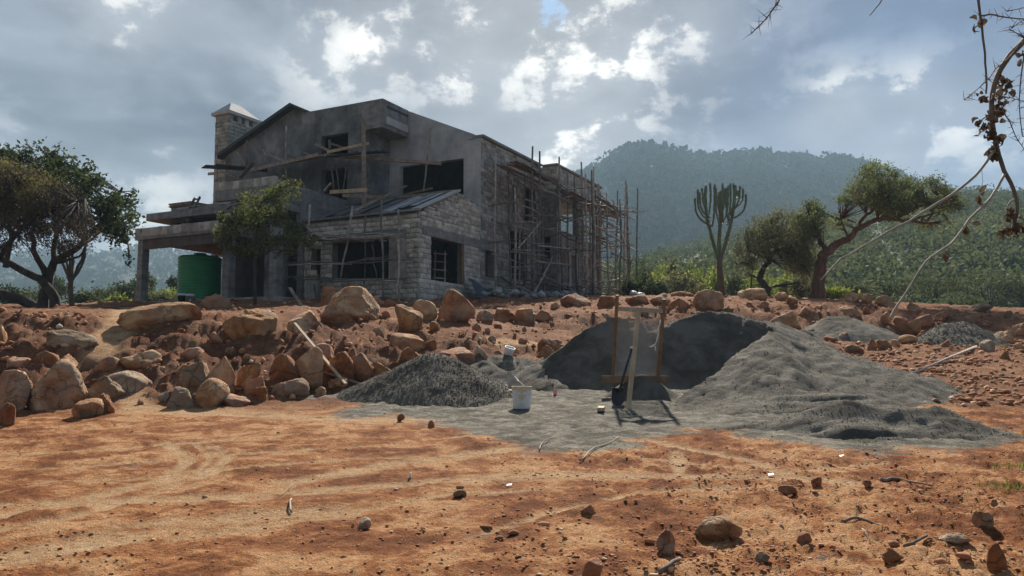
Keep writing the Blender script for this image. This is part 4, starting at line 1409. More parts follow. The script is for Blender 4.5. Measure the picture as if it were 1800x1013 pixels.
ladder('ladder', 'rough wooden ladder standing inside the big side opening of the annex', (2.55, 0.62, 0.1), (3.15, 0.95, 2.35), 0.55, 6, (0.9, -0.45, 0), 'pole')
lp, lq = onb(318, 397, -1.9), onb(347, 347, -1.05)
ladder('ladder', 'wooden ladder leaning against the upper ledge above the canopy', (lp[0], lp[1], 3.28), lq, 0.5, 5, (0.2, 1, 0), 'wood')
for (x0, y0, x1, y1, b, dz) in ((303, 346, 340, 341, -0.8, 0.0), (302, 352, 330, 347, -0.9, -0.02)):
    p, q = onb(x0, y0, b), onb(x1, y1, b)
    e = empty('board_stack', HO, HROT, label='grey form board lying on the end of the upper ledge' if dz == 0 else 'lower, shorter form board on the end of the upper ledge', cat='board')
    hpart('board', M['wood'], lambda m: m.hexa([(p[0], p[1], 4.67 - dz * 0), (q[0], q[1], 4.67), (q[0] + 1.0, q[1], 4.67), (p[0] + 1.0, p[1], 4.67)] + [(p[0] - .15, p[1] + .1, 4.92 + dz * 8), (q[0] - .15, q[1], 4.92 + dz * 8), (q[0] + .9, q[1], 4.95 + dz * 8), (p[0] + .9, p[1] + .1, 4.95 + dz * 8)]), None, e)

# ------------------------------------------------------------------ green water tank
tp = hw(10.85, -1.4, 0.10)
tank = empty('water_tank', tp, HROT, label='green ribbed plastic water tank under the concrete canopy', cat='water tank')
prof = [(0.0, 0.0), (0.90, 0.0), (0.93, 0.04)]
for i in range(15):
    z = 0.08 + i * 0.125
    prof += [(0.93, z), (0.905, z + 0.03), (0.905, z + 0.05), (0.935, z + 0.085)]
prof += [(0.93, 1.98), (0.88, 2.05), (0.55, 2.10), (0.3, 2.12)]
mb = MB()
mb.lathe(prof, 56)
body = mb.build('body', M['tank'], tank)
mb = MB()
mb.lathe([(0.27, 2.08), (0.27, 2.19), (0.24, 2.22), (0.0, 2.23)], 24)
mb.build('lid', M['tank'], tank)
mb = MB()
for k in range(4):
    t = k * math.pi / 2 + .6
    mb.box((0.7 * math.cos(t) - .06, 0.7 * math.sin(t) - .06, 2.04), (0.7 * math.cos(t) + .06, 0.7 * math.sin(t) + .06, 2.14))
mb.build('lug', M['tank'], tank)

# pots by the tank, loose things round the house foot
for i, (px, lab) in enumerate(((319, 'black rimmed bucket standing on the ground in front of the green tank'), (334, 'pale grey bucket standing right beside the black one by the tank'))):
    p = gput(px, 531)
    e = empty('bucket', (p[0], p[1], p[2]), 0, label=lab, cat='bucket')
    mb = MB()
    mb.lathe([(0, 0), (0.13, 0), (0.16, 0.33), (0.175, 0.33), (0.175, 0.36), (0.15, 0.36), (0.13, 0.08), (0, 0.08)], 20)
    mb.build('body', M['tarp'] if i == 0 else M['wire'], e)
    mb = MB()
    mb.lathe([(0.172, 0.28), (0.185, 0.30), (0.185, 0.35), (0.172, 0.37)], 20)
    mb.build('rim', M['white_plastic'], e)

# ------------------------------------------------------------------ heaps of sand and gravel
def heap(name, label, x0, x1, y0, y1, step, height, mat, cat='heap', cut=0.02, gravel=None):
    """height(X, Y, ground) gives the surface of the heap; only what stands above the ground is kept"""
    xs = np.arange(x0, x1, step)
    ys = np.arange(y0, y1, step)
    X, Y = np.meshgrid(xs, ys)
    g = ground_h(X, Y)
    Z = height(X, Y, base_h(X, Y))
    keep = Z > g - 0.06
    i = np.arange(X.size).reshape(X.shape)
    q = np.stack([i[:-1, :-1], i[:-1, 1:], i[1:, 1:], i[1:, :-1]], -1).reshape(-1, 4)
    k = (keep[:-1, :-1] & keep[:-1, 1:] & keep[1:, 1:] & keep[1:, :-1]).ravel()
    q = q[k]
    used = np.unique(q)
    remap = np.full(X.size, -1)
    remap[used] = np.arange(len(used))
    V = np.stack([X, Y, Z], -1).reshape(-1, 3)[used]
    o = np_obj(name, V, remap[q], mat, smooth=True)
    tag(o, label, cat)
    if gravel:
        n, s0, s1, seed = gravel
        gg = np.random.default_rng(seed)
        vis = V[(V[:, 2] > ground_h(V[:, 0], V[:, 1]) - 0.01)]
        p = vis[gg.integers(0, len(vis), n)] + gg.uniform(-step, step, (n, 3)) * np.array([0.6, 0.6, 0.1])
        st = pieces('gravel', p, gg.uniform(s0, s1, n), M['gravel'], gg, shape=OCT)
        st.parent = o
        st['kind'] = 'stuff'
    return o


_ico = None


def ico(sub):
    bm = bmesh.new()
    bmesh.ops.create_icosphere(bm, subdivisions=sub, radius=1.0)
    V = np.array([v.co[:] for v in bm.verts])
    Fc = np.array([[v.index for v in f.verts] for f in bm.faces])
    bm.free()
    return V, Fc


ICO = {k: ico(k) for k in (1, 2, 3, 4, 5)}


OCT = (np.array([[1, 0, 0], [-1, 0, 0], [0, 1, 0], [0, -1, 0], [0, 0, 1], [0, 0, -1.0]]),
       np.array([[0, 2, 4], [2, 1, 4], [1, 3, 4], [3, 0, 4], [2, 0, 5], [1, 2, 5], [3, 1, 5], [0, 3, 5]]))


def pieces(name, P, size, mat, g, flat=0.7, shape=None):
    """many small angular stones in one mesh"""
    V0, F0 = shape or ICO[1]
    n, k = len(P), len(V0)
    V = V0[None] * (1 + g.uniform(-0.38, 0.3, (n, k, 1)))
    sc = np.stack([g.uniform(0.7, 1.35, n), g.uniform(0.7, 1.2, n), g.uniform(0.45, 0.95, n) * flat / 0.7], 1)
    V = V * sc[:, None] * np.asarray(size)[:, None, None]
    t = g.uniform(0, 2 * np.pi, n)
    c, s = np.cos(t)[:, None], np.sin(t)[:, None]
    V = np.stack([V[:, :, 0] * c - V[:, :, 1] * s, V[:, :, 0] * s + V[:, :, 1] * c, V[:, :, 2]], -1) + P[:, None]
    Fc = (F0[None] + (np.arange(n) * k)[:, None, None]).reshape(-1, 3)
    return np_obj(name, V.reshape(-1, 3), Fc, mat)


def ridge_field(x, y, R, slope, noise=0.0, seed=0):
    """highest of the cones along a ridge line R of (x, y, z)"""
    best = np.full(np.shape(x), -1e9)
    for a, b in zip(R[:-1], R[1:]):
        ax, ay, bx, by = a[0], a[1], b[0], b[1]
        L = max((bx - ax) ** 2 + (by - ay) ** 2, 1e-9)
        t = np.clip(((x - ax) * (bx - ax) + (y - ay) * (by - ay)) / L, 0, 1)
        d = np.hypot(x - ax - t * (bx - ax), y - ay - t * (by - ay))
        best = np.maximum(best, a[2] + t * (b[2] - a[2]) - slope * np.sqrt(d * d + 0.004) + slope * 0.06)
    return best


def top_at(px, py, d):
    return at(px, py, d)


# big grey sand pile: a crescent with a steep dug-out face towards us
RIDGE = [top_at(945, 645, 16.6), top_at(1000, 606, 16.9), top_at(1040, 580, 17.0), top_at(1085, 561, 17.1), top_at(1130, 566, 17.2), top_at(1158, 580, 17.3), top_at(1200, 562, 17.4),
         top_at(1245, 547, 17.5), top_at(1290, 549, 17.4), top_at(1335, 562, 17.1), top_at(1358, 585, 16.6), top_at(1335, 622, 15.9), top_at(1295, 660, 15.3), top_at(1262, 692, 14.7)]
FLANK = [top_at(1340, 564, 17.1), top_at(1400, 594, 17.0), top_at(1455, 622, 16.7), top_at(1520, 654, 15.9), top_at(1585, 690, 14.8)]
FLANK2 = [top_at(1355, 590, 16.5), top_at(1410, 632, 15.7), top_at(1450, 662, 14.9), top_at(1500, 690, 13.9)]
BACKR = [top_at(1340, 562, 17.4), top_at(1390, 575, 18.4), top_at(1420, 592, 19.2)]
SCOOP = [(p[0], p[1]) for p in RIDGE] + [tuple(hit(1180, 712)[:2]), tuple(hit(1000, 700)[:2])]


def pile_h(x, y, g):
    wx = x + 0.10 * fbm(x * 1.4, y * 1.4, 3, 61)
    wy = y + 0.10 * fbm(x * 1.4, y * 1.4, 3, 63)
    out_ = ridge_field(wx, wy, RIDGE, 0.60)
    in_ = ridge_field(wx, wy, RIDGE, 0.98)
    # the dug face steepens towards its foot
    ins = inside(x, y, SCOOP)
    h = np.where(ins, in_, out_)
    fl = np.maximum(ridge_field(wx, wy, FLANK, 0.36), np.maximum(ridge_field(wx, wy, FLANK2, 0.30), ridge_field(wx, wy, BACKR, 0.6)))
    h = np.where(ins, h, np.maximum(h, fl))
    st = np.abs(fbm((x * 0.8 - y * 0.6) * 1.6, (x * 0.6 + y * 0.8) * 0.5, 3, 66))
    h = h + np.where(ins, 0.20 * st - 0.09 + 0.045 * fbm(x * 5, y * 2.5, 3, 67), 0.09 * fbm(x * 1.1, y * 1.1, 3, 68) + 0.06 * np.abs(fbm((x + y) * 1.0, (x - y) * 2.6, 3, 65)) + 0.022 * fbm(x * 5.5, y * 5.5, 3, 69))
    return h


heap('sand_pile', 'large grey sand pile with a dug-out hollow face behind the sieve', -0.4, 10.5, 11.2, 22.5, 0.05, pile_h, M['sand'], gravel=(3000, 0.006, 0.016, 80))

# low dark mounds of coarse sand at the right front
LOW = [top_at(1290, 750, 11.2), top_at(1400, 728, 11.3), top_at(1480, 709, 11.4), top_at(1560, 722, 11.3), top_at(1640, 719, 11.2), top_at(1720, 744, 10.9), top_at(1795, 768, 10.5)]
LOWB = [top_at(1360, 688, 13.3), top_at(1440, 688, 13.3), top_at(1520, 698, 13.0), top_at(1570, 710, 12.7)]
LOWC = [top_at(1460, 752, 11.2), top_at(1600, 748, 11.2), top_at(1720, 764, 11.0)]


def low_h(x, y, g):
    wx = x + 0.16 * fbm(x * 1.1, y * 1.1, 3, 71)
    wy = y + 0.12 * fbm(x * 1.1, y * 1.1, 3, 73)
    h = np.maximum(ridge_field(wx, wy, LOW, 0.46), np.maximum(ridge_field(wx, wy, LOWB, 0.42), ridge_field(wx, wy, LOWC, 0.22)))
    return h + 0.09 * np.abs(fbm(x * 0.6 + y * .3, y * 3.0, 3, 75)) + 0.025 * fbm(x * 4, y * 5, 3, 76) - 0.02


heap('gravel_heap', 'low dark heap of coarse sand spreading at the right front of the sand pile', 2.4, 10.2, 9.2, 15.2, 0.045, low_h, M['sand'], gravel=(2600, 0.005, 0.013, 81))

# cone of dark gravel
GA = top_at(765, 616, 15.2)


def cone_h(x, y, g):
    d = np.hypot((x - GA[0]) / 1.12, y - GA[1])
    a = np.arctan2(y - GA[1], x - GA[0])
    h = GA[2] + 0.05 - 0.60 * np.sqrt(d * d + 0.03) * (1 + 0.07 * np.sin(3 * a + 1) + 0.05 * np.sin(5 * a))
    return h + 0.035 * fbm(x * 2.2, y * 2.2, 3, 78) + 0.014 * fbm(x * 8, y * 8, 3, 79)


heap('gravel_heap', 'cone-shaped heap of dark gravel beside the white bucket', -3.6, 0.8, 12.6, 17.6, 0.04, cone_h, M['sand'], gravel=(15000, 0.005, 0.014, 83))

SM1 = [top_at(832, 640, 17.2), top_at(852, 633, 17.2), top_at(880, 650, 16.8)]
SM2 = [top_at(905, 650, 16.8), top_at(940, 640, 17.0), top_at(962, 648, 16.8), top_at(985, 672, 15.8)]


def small_h(R, sd):
    def f(x, y, g):
        return ridge_field(x + .05 * fbm(x * 2, y * 2, 2, sd), y, R, 0.62) + 0.04 * fbm(x * 3, y * 3, 3, sd) + 0.015 * fbm(x * 9, y * 9, 2, sd + 2)
    return f


heap('sand_heap', 'small dark sand heap with a sharp crest in front of the upturned bucket', -2.2, 0.6, 15.6, 18.6, 0.045, small_h(SM1, 85), M['sand'])
heap('sand_heap', 'low sand mound between the gravel cone and the dug-out pile', -1.0, 2.2, 14.6, 18.6, 0.045, small_h(SM2, 88), M['sand'])

HB1 = [top_at(1425, 580, 26.0), top_at(1462, 556, 26.3), top_at(1490, 554, 26.3), top_at(1530, 572, 26.0), top_at(1580, 592, 25.5)]
HB2 = [top_at(1625, 590, 25.4), top_at(1665, 567, 25.6), top_at(1690, 565, 25.6), top_at(1730, 588, 25.0), top_at(1780, 608, 24.0)]


def back_h(R, sd):
    def f(x, y, g):
        return ridge_field(x + .12 * fbm(x, y, 2, sd), y, R, 0.52) + 0.08 * fbm(x * 1.2, y * 1.2, 3, sd) + 0.03 * fbm(x * 5, y * 5, 2, sd + 2)
    return f


heap('sand_heap', 'rounded dark sand heap at the foot of the far bank', 8.0, 14.5, 22.5, 29.5, 0.07, back_h(HB1, 91), M['sand'])
heap('gravel_heap', 'grey crushed-stone heap furthest right below the bank', 11.4, 18.0, 21.0, 29.0, 0.07, back_h(HB2, 94), M['sand'], gravel=(3500, 0.010, 0.024, 95))

# the damp little mound the sieve stands over
SV = hit(1128, 697)


def sieve_mound(x, y, g):
    d = np.hypot((x - SV[0]) / 1.3, (y - SV[1]))
    return g + 0.52 - 0.95 * np.sqrt(d * d + 0.02) + 0.03 * fbm(x * 4, y * 4, 3, 97)


heap('sand_heap', 'little dark heap of sifted sand under the sieve', SV[0] - 1.2, SV[0] + 1.2, SV[1] - 1.0, SV[1] + 1.0, 0.04, sieve_mound, M['sand'])

# ------------------------------------------------------------------ boulders and stones
from mathutils import noise as mnoise


def rock_shape(seed, sub=4, planes=12, k=20.0, rough=0.05):
    g = np.random.default_rng(seed)
    V, Fc = ICO[sub]
    nrm = g.normal(size=(planes, 3))
    nrm /= np.linalg.norm(nrm, axis=1)[:, None]
    dist = g.uniform(0.42, 0.88, planes)
    nrm = np.vstack([nrm, [[0, 0, -1]]])
    dist = np.r_[dist, 0.7]
    dt = np.maximum(V @ nrm.T, 0.04)
    r = np.minimum(dist[None] / dt, 1.25)
    r = -np.log(np.exp(-k * r).sum(1) + np.exp(-k * 1.12)) / k
    off = Vector(g.uniform(-50, 50, 3))
    nz = np.array([mnoise.fractal(Vector(v) * 1.7 + off, 1.0, 2.1, 5) for v in V])
    rd = np.array([abs(mnoise.noise(Vector(v) * 3.3 - off)) for v in V])
    r = r + rough * 1.5 * nz - rough * 0.9 * np.maximum(0, 0.22 - rd) * 2.2
    V = V * r[:, None]
    lo, hi = V.min(0), V.max(0)
    V = (V - (lo + hi) / 2) / (hi - lo)
    return V, Fc


def boulder(x0, x1, y0, y1, label, mat='rock_red', seed=None, depth=0.85, group=None, name='boulder', d=None, sink=0.32, tilt=0.0, k=46.0, rough=0.045, planes=10):
    """rock that spans columns x0..x1 and rows y0..y1 of the photograph, standing on the ground there"""
    cx = (x0 + x1) / 2
    base = hit(cx, y1) if d is None else at(cx, y1, d)
    D = base[1]
    wd = (x1 - x0) / F * D
    hg = (y1 - y0) / F * D
    seed = seed if seed is not None else int(x0 * 31 + y1 * 17) % 99991
    big = x1 - x0
    V, Fc = rock_shape(seed, 5 if big > 80 else (4 if big > 30 else 3), planes, k, rough)
    if tilt:
        c, s = math.cos(tilt), math.sin(tilt)
        V = np.stack([V[:, 0] * c - V[:, 2] * s, V[:, 1], V[:, 0] * s + V[:, 2] * c], 1)
        lo, hi = V.min(0), V.max(0)
        V = (V - (lo + hi) / 2) / (hi - lo)
    h = hg * (1 + sink)
    V = V * np.array([wd, wd * depth, h])
    V[:, 2] += h * 0.5 - hg * sink
    o = np_obj(name, V, Fc, M[mat], smooth=True)
    yc = base[1] + wd * depth * 0.38
    o.location = (base[0] * yc / base[1], yc, base[2] + 0.01)
    tag(o, label, 'boulder' if name == 'boulder' else 'rock', group)
    return o


G1 = 'boulders piled along the foot of the earth bank'
G2 = 'boulders along the top of the earth bank'
big_ones = [
    (214, 358, 529, 580, 'broad flat-faced tan boulder at the top of the worn path, left of the tank', 'rock_tan', G2, dict(tilt=0.15, depth=0.7, rough=0.07)),
    (90, 178, 581, 617, 'flat-topped pale boulder lying alone beside the worn path', 'rock_grey', G2, dict(depth=0.6)),
    (50, 150, 634, 720, 'largest rounded tan boulder at the left foot of the bank', 'rock_tan', G1, dict(seed=21, k=11)),
    (-14, 50, 653, 724, 'big tan boulder cut off by the left edge of the photo', 'rock_tan', G1, {}),
    (-16, 11, 573, 606, 'tan boulder just showing at the left edge halfway up the bank', 'rock_tan', G1, {}),
    (-10, 30, 711, 750, 'dark squat rock lowest at the left edge', 'rock_red', G1, {}),
    (155, 216, 664, 708, 'grey-tan faceted boulder right of the largest round one', 'rock_grey', G1, {}),
    (190, 264, 654, 690, 'sloping pale slab dusted with soil at the foot of the path', 'rock_grey', G1, dict(depth=1.1)),
    (205, 282, 617, 655, 'tan boulder with a sunlit hollow top right of the path', 'rock_tan', G1, {}),
    (160, 208, 629, 660, 'red boulder wedged above the pale slab by the path', 'rock_red', G1, {}),
    (127, 178, 704, 736, 'pointed wedge-shaped rock at the very foot of the bank', 'rock_tan', G1, dict(planes=8)),
    (160, 206, 693, 730, 'brown blunt rock leaning on the pointed wedge-shaped one', 'rock_red', G1, {}),
    (8, 48, 630, 655, 'low brown boulder above the one at the left edge', 'rock_red', G1, {}),
    (64, 102, 618, 642, 'dark red flat boulder above the largest rounded one', 'rock_red', G1, {}),
    (100, 135, 625, 645, 'flat tan stone slab just under the pale alone boulder', 'rock_tan', G1, {}),
    (318, 367, 637, 690, 'grey upright boulder with a sharp left edge', 'rock_grey', G1, dict(planes=8)),
    (363, 417, 628, 692, 'tall tan boulder with a creased top, behind the smooth egg-shaped one', 'rock_tan', G1, {}),
    (340, 402, 667, 715, 'smooth egg-shaped pinkish boulder at the foot of the bank', 'rock_tan', G1, dict(k=7, rough=0.03, seed=5)),
    (296, 343, 683, 717, 'grey rock tucked at the left of the egg-shaped boulder', 'rock_grey', G1, {}),
    (398, 489, 540, 597, 'high-arched tan boulder with a dark hollow beneath, on the bank top', 'rock_tan', G2, dict(seed=77, rough=0.07)),
    (508, 574, 545, 592, 'slanting smooth boulder between the arched one and the biggest one', 'rock_tan', G2, dict(tilt=-0.3)),
    (568, 665, 501, 568, 'biggest peaked boulder on the bank top with pale streaks', 'rock_tan', G2, dict(planes=9, seed=41, depth=0.9)),
    (564, 602, 502, 540, 'brown boulder half hidden behind the biggest peaked one', 'rock_red', G2, dict(d=25.5)),
    (650, 676, 520, 541, 'small dark boulder by the annex wall, left of its pair', 'rock_red', G2, {}),
    (672, 702, 524, 541, 'small dark boulder by the annex wall, right of its pair', 'rock_red', G2, {}),
    (692, 744, 535, 584, 'block-shaped tan boulder with a dark patch on its right face', 'rock_tan', G2, {}),
    (727, 769, 527, 563, 'round tan boulder just behind the block-shaped one', 'rock_tan', G2, {}),
    (766, 837, 507, 567, 'tall red flat-faced boulder standing before the big annex opening', 'rock_red', G2, dict(planes=8, seed=15)),
    (686, 748, 586, 619, 'sausage-shaped sunlit boulder above the gravel cone', 'rock_tan', G1, dict(tilt=0.15)),
    (701, 740, 612, 648, 'brown boulder under the sausage-shaped one', 'rock_red', G1, {}),
    (517, 571, 611, 673, 'tall leaning boulder with the pale board resting against it', 'rock_tan', G1, dict(tilt=-0.25)),
    (473, 526, 624, 674, 'rounded red-tan boulder left of the leaning one with the board', 'rock_red', G1, {}),
    (570, 623, 621, 666, 'squarish red boulder right of the pale board', 'rock_red', G1, {}),
    (611, 663, 622, 662, 'rough dark-crusted boulder nearest the gravel cone', 'rock_red', G1, dict(rough=0.08)),
    (549, 589, 604, 636, 'flat-faced red boulder above the pale board', 'rock_red', G1, {}),
    (606, 629, 612, 640, 'small upright red rock above the squarish red boulder', 'rock_red', G1, {}),
    (416, 459, 640, 684, 'split tan boulder with a dark gap at its left side', 'rock_tan', G1, {}),
    (474, 546, 667, 699, 'long pale boulder lying at the foot of the bank', 'rock_grey', G1, dict(tilt=-0.12, depth=0.7)),
    (430, 464, 664, 696, 'rough brown rock in front of the split tan boulder', 'rock_red', G1, {}),
    (388, 442, 694, 714, 'low flat red slab right of the egg-shaped boulder', 'rock_red', G1, dict(depth=1.0)),
    (440, 470, 682, 706, 'small tan rock leaning between the flat slab and the long pale boulder', 'rock_tan', G1, {}),
    (314, 358, 611, 637, 'broad brown rock shelf alone in the middle of the left bank', 'rock_red', G1, {}),
    (370, 392, 584, 604, 'small brown rock left of the hollow under the arched boulder', 'rock_red', G1, {}),
    (768, 838, 612, 643, 'flat red boulder right behind the gravel cone', 'rock_red', G1, {}),
    (828, 861, 609, 640, 'pale sunlit wedge of rock next to the flat red boulder', 'rock_grey', G1, {}),
    (655, 690, 640, 664, 'tan rock peeping over the left flank of the gravel cone', 'rock_tan', G1, {}),
    (640, 672, 668, 684, 'low orange stone at the left foot of the gravel cone', 'rock_tan', G1, {}),
    (576, 612, 667, 682, 'low orange stone beside the lower end of the pale board', 'rock_tan', G1, {}),
    (944, 1001, 594, 620, 'flat red slab at the left shoulder of the big sand pile', 'rock_red', G1, {}),
    (942, 974, 608, 634, 'dark rock below the flat red slab by the sand pile', 'rock_red', G1, {}),
    (862, 885, 618, 634, 'small brown rock left of the upturned bucket', 'rock_red', G1, {}),
    (866, 909, 540, 564, 'brown boulder, first in the row of four on the middle bank', 'rock_red', G2, {}),
    (904, 939, 542, 565, 'sunlit tan boulder, second in the row of four on the middle bank', 'rock_tan', G2, {}),
    (922, 942, 551, 567, 'small grey rock, third in the row of four on the middle bank', 'rock_grey', G2, {}),
    (936, 969, 545, 565, 'peaked brown boulder, last in the row of four on the middle bank', 'rock_red', G2, {}),
    (834, 868, 545, 567, 'low pale-topped rocks right of the tall red boulder', 'rock_grey', G2, {}),
    (358, 413, 516, 542, 'big dark red boulder in front of the tank', 'rock_red', G2, {}),
    (1217, 1273, 509, 551, 'big round pale boulder at the foot of the candelabra cactus', 'rock_tan', G2, dict(seed=33, k=9)),
    (1174, 1219, 524, 549, 'red boulder left of the big round pale one', 'rock_red', G2, {}),
    (1140, 1180, 514, 536, 'flat-topped tan boulder on the bank above the sieve', 'rock_tan', G2, {}),
    (1098, 1143, 516, 537, 'reddish block on the bank just left above the sieve', 'rock_red', G2, {}),
    (1046, 1098, 520, 541, 'long low red boulder under the end of the scaffolding', 'rock_red', G2, {}),
    (984, 1040, 515, 540, 'dark red earth-covered boulder near the scaffolding foot', 'rock_red', G2, {}),
    (1178, 1222, 512, 528, 'dark red boulder behind the red one near the cactus', 'rock_red', G2, dict(d=35)),
    (1354, 1410, 547, 579, 'large orange boulder low on the bank between two sand heaps', 'rock_tan', G2, {}),
    (1297, 1346, 505, 529, 'wide tan boulder left of the burnt forked trunk', 'rock_tan', G2, {}),
    (1362, 1384, 513, 528, 'tan boulder right of the burnt forked trunk', 'rock_tan', G2, {}),
    (1481, 1511, 513, 532, 'squarish brown boulder on the skyline, left of three', 'rock_tan', G2, {}),
    (1509, 1538, 516, 534, 'rounded brown boulder on the skyline, middle of three', 'rock_tan', G2, {}),
    (1540, 1574, 518, 541, 'tallest brown boulder on the skyline, right of three', 'rock_tan', G2, {}),
    (1473, 1512, 538, 559, 'wide tan boulder in the bank above the rounded sand heap', 'rock_tan', G2, {}),
    (1400, 1426, 538, 556, 'brown rock sticking out of the bank below the leaning tree', 'rock_red', G2, {}),
    (1546, 1568, 548, 572, 'dark rock under the lower end of the hanging twig', 'rock_red', G2, {}),
    (1590, 1617, 560, 584, 'tan upright boulder between the two far heaps', 'rock_tan', G2, {}),
    (1610, 1646, 553, 575, 'broad brown boulder above the crushed-stone heap', 'rock_red', G2, {}),
    (1572, 1597, 556, 580, 'dark brown boulder left of the tan upright one', 'rock_red', G2, {}),
    (1704, 1742, 533, 547, 'pale flat boulder on the skyline far right', 'rock_grey', G2, {}),
    (1745, 1781, 582, 606, 'tan boulder at the right end of the crushed-stone heap', 'rock_tan', G2, {}),
    (1778, 1812, 568, 592, 'tan rock cut off by the right edge of the photo', 'rock_tan', G2, {}),
    (1640, 1668, 548, 566, 'brown rock in the bank above the far right heap', 'rock_red', G2, {}),
    (1450, 1474, 590, 602, 'red round stone, leftmost of the small stones behind the sand pile', 'rock_red', 'stones behind the sand pile', dict(name='rock')),
    (1473, 1493, 584, 598, 'white round stone among the small stones behind the sand pile', 'rock_grey', 'stones behind the sand pile', dict(name='rock')),
    (1523, 1540, 597, 617, 'upright brown stone among the small stones behind the sand pile', 'rock_red', 'stones behind the sand pile', dict(name='rock')),
    (1538, 1568, 598, 615, 'long tan block among the small stones behind the sand pile', 'rock_tan', 'stones behind the sand pile', dict(name='rock')),
    (1565, 1583, 597, 612, 'short tan block right of the long one behind the sand pile', 'rock_tan', 'stones behind the sand pile', dict(name='rock')),
    (1576, 1612, 589, 606, 'big tan slab at the right end of the small stones behind the sand pile', 'rock_tan', 'stones behind the sand pile', dict(name='rock')),
    (1484, 1514, 607, 621, 'blue-grey stone low among the small stones behind the sand pile', 'rock_grey', 'stones behind the sand pile', dict(name='rock')),
    (1217, 1304, 918, 948, 'flat tan rock lying in the foreground soil', 'rock_tan', 'loose stones in the foreground', dict(name='rock', depth=0.7)),
    (1155, 1187, 943, 981, 'upright dark red stone in the foreground', 'rock_red', 'loose stones in the foreground', dict(name='rock')),
    (1425, 1444, 841, 858, 'dark cube-like stone standing on the worn track', 'rock_red', 'loose stones in the foreground', dict(name='rock')),
    (1737, 1772, 964, 1006, 'tallest brown stone in the lower right corner', 'rock_red', 'loose stones in the foreground', dict(name='rock')),
    (1024, 1060, 992, 1022, 'round brown stone cut by the bottom edge', 'rock_red', 'loose stones in the foreground', dict(name='rock')),
    (1716, 1748, 908, 934, 'tan lumpy stone near the right edge', 'rock_tan', 'loose stones in the foreground', dict(name='rock')),
    (1648, 1704, 948, 962, 'thin flat pale stone in the right foreground', 'rock_grey', 'loose stones in the foreground', dict(name='rock')),
    (1546, 1584, 974, 994, 'low brown stone in the right foreground, left of the thin flat one', 'rock_red', 'loose stones in the foreground', dict(name='rock')),
    (1326, 1354, 980, 996, 'pale pinkish stone near the bottom edge', 'rock_grey', 'loose stones in the foreground', dict(name='rock')),
    (628, 652, 918, 934, 'small pale stone alone in the left foreground soil', 'rock_grey', 'loose stones in the foreground', dict(name='rock')),
    (1018, 1048, 890, 906, 'dark reddish stone in the middle foreground', 'rock_red', 'loose stones in the foreground', dict(name='rock')),
    (1400, 1426, 944, 962, 'small brown stone, left of a pair right of the flat tan rock', 'rock_red', 'loose stones in the foreground', dict(name='rock')),
    (1518, 1534, 850, 861, 'tiny dark stone right of the cube-like one', 'rock_red', 'loose stones in the foreground', dict(name='rock')),
    (796, 820, 868, 880, 'small flat pink stone left of centre on the worn ground', 'rock_grey', 'loose stones in the foreground', dict(name='rock')),
    (1370, 1398, 858, 870, 'low brown stone left of the dark cube-like one', 'rock_red', 'loose stones in the foreground', dict(name='rock')),
    (698, 712, 730, 741, 'dark clod at the edge of the grey sand, left of a pair', 'rock_red', 'loose stones in the foreground', dict(name='rock')),
    (752, 764, 742, 754, 'dark clod at the edge of the grey sand, right of a pair', 'rock_red', 'loose stones in the foreground', dict(name='rock')),
]
for x0, x1, y0, y1, lab, mt, grp, kw in big_ones:
    boulder(x0, x1, y0, y1, lab, mt, group=grp, **kw)

# lesser rocks half buried in the bank
gk = np.random.default_rng(301)
spots = []
for _ in range(900):
    px = gk.uniform(5, 1795)
    lo, hi = np.interp(px, [0, 420, 620, 900, 1060, 1300, 1800], [560, 560, 555, 545, 530, 530, 548]), np.interp(px, [0, 420, 640, 900, 1060, 1300, 1440, 1800], [715, 710, 690, 630, 575, 560, 590, 640])
    py = gk.uniform(lo, hi)
    if 940 < px < 1420 and py > 566:
        continue
    if 620 < px < 900 and py > 620:
        continue
    if 170 < px < 250 and py < 640:
        continue
    w_ = gk.uniform(9, 24)
    if any(abs(px - s[0]) < (s[2] + w_) * 0.6 and abs(py - s[1]) < (s[2] + w_) * 0.5 for s in spots):
        continue
    if any(x0 - 4 < px < x1 + 4 and y0 - 4 < py < y1 + 10 for x0, x1, y0, y1, *_r in big_ones):
        continue
    spots.append((px, py, w_))
    if len(spots) > 80:
        break
for px, py, w_ in spots:
    h_ = w_ * gk.uniform(0.5, 0.8)
    side_ = 'right' if px > 1000 else 'left'
    mt = gk.choice(['rock_red', 'rock_red', 'rock_red', 'rock_tan', 'rock_grey'])
    col_ = {'rock_red': 'red-brown', 'rock_tan': 'tan', 'rock_grey': 'pale'}[str(mt)]
    bx = min(big_ones, key=lambda q: (px - (q[0] + q[1]) / 2) ** 2 + (py - (q[2] + q[3]) / 2) ** 2)
    dx, dy = px - (bx[0] + bx[1]) / 2, py - (bx[2] + bx[3]) / 2
    rel = ('right of' if dx > 0 else 'left of') if abs(dx) > abs(dy) else ('below' if dy > 0 else 'above')
    near_ = ' '.join(bx[4].split(',')[0].split()[:9])
    where = 'the bank below the annex and tank' if px < 1000 else 'the bank below the trees'
    boulder(px - w_ / 2, px + w_ / 2, py - h_, py, f'small {col_} rock {rel} the {near_}', str(mt), name='rock', sink=0.7, group=f'small {col_} rocks half buried in {where}')

# countless small stones and clods
gs2 = np.random.default_rng(303)


def scatter(n, f, s0, s1, name, label, power=2.2, flat=0.7, shape=None):
    p = f(n)
    z = ground_h(p[:, 0], p[:, 1])
    s = s0 + (s1 - s0) * gs2.uniform(0, 1, len(p)) ** power
    P = np.c_[p, z + s * 0.25]
    tag(pieces(name, P, s, M['stones'], gs2, flat, shape), label, kind='stuff')


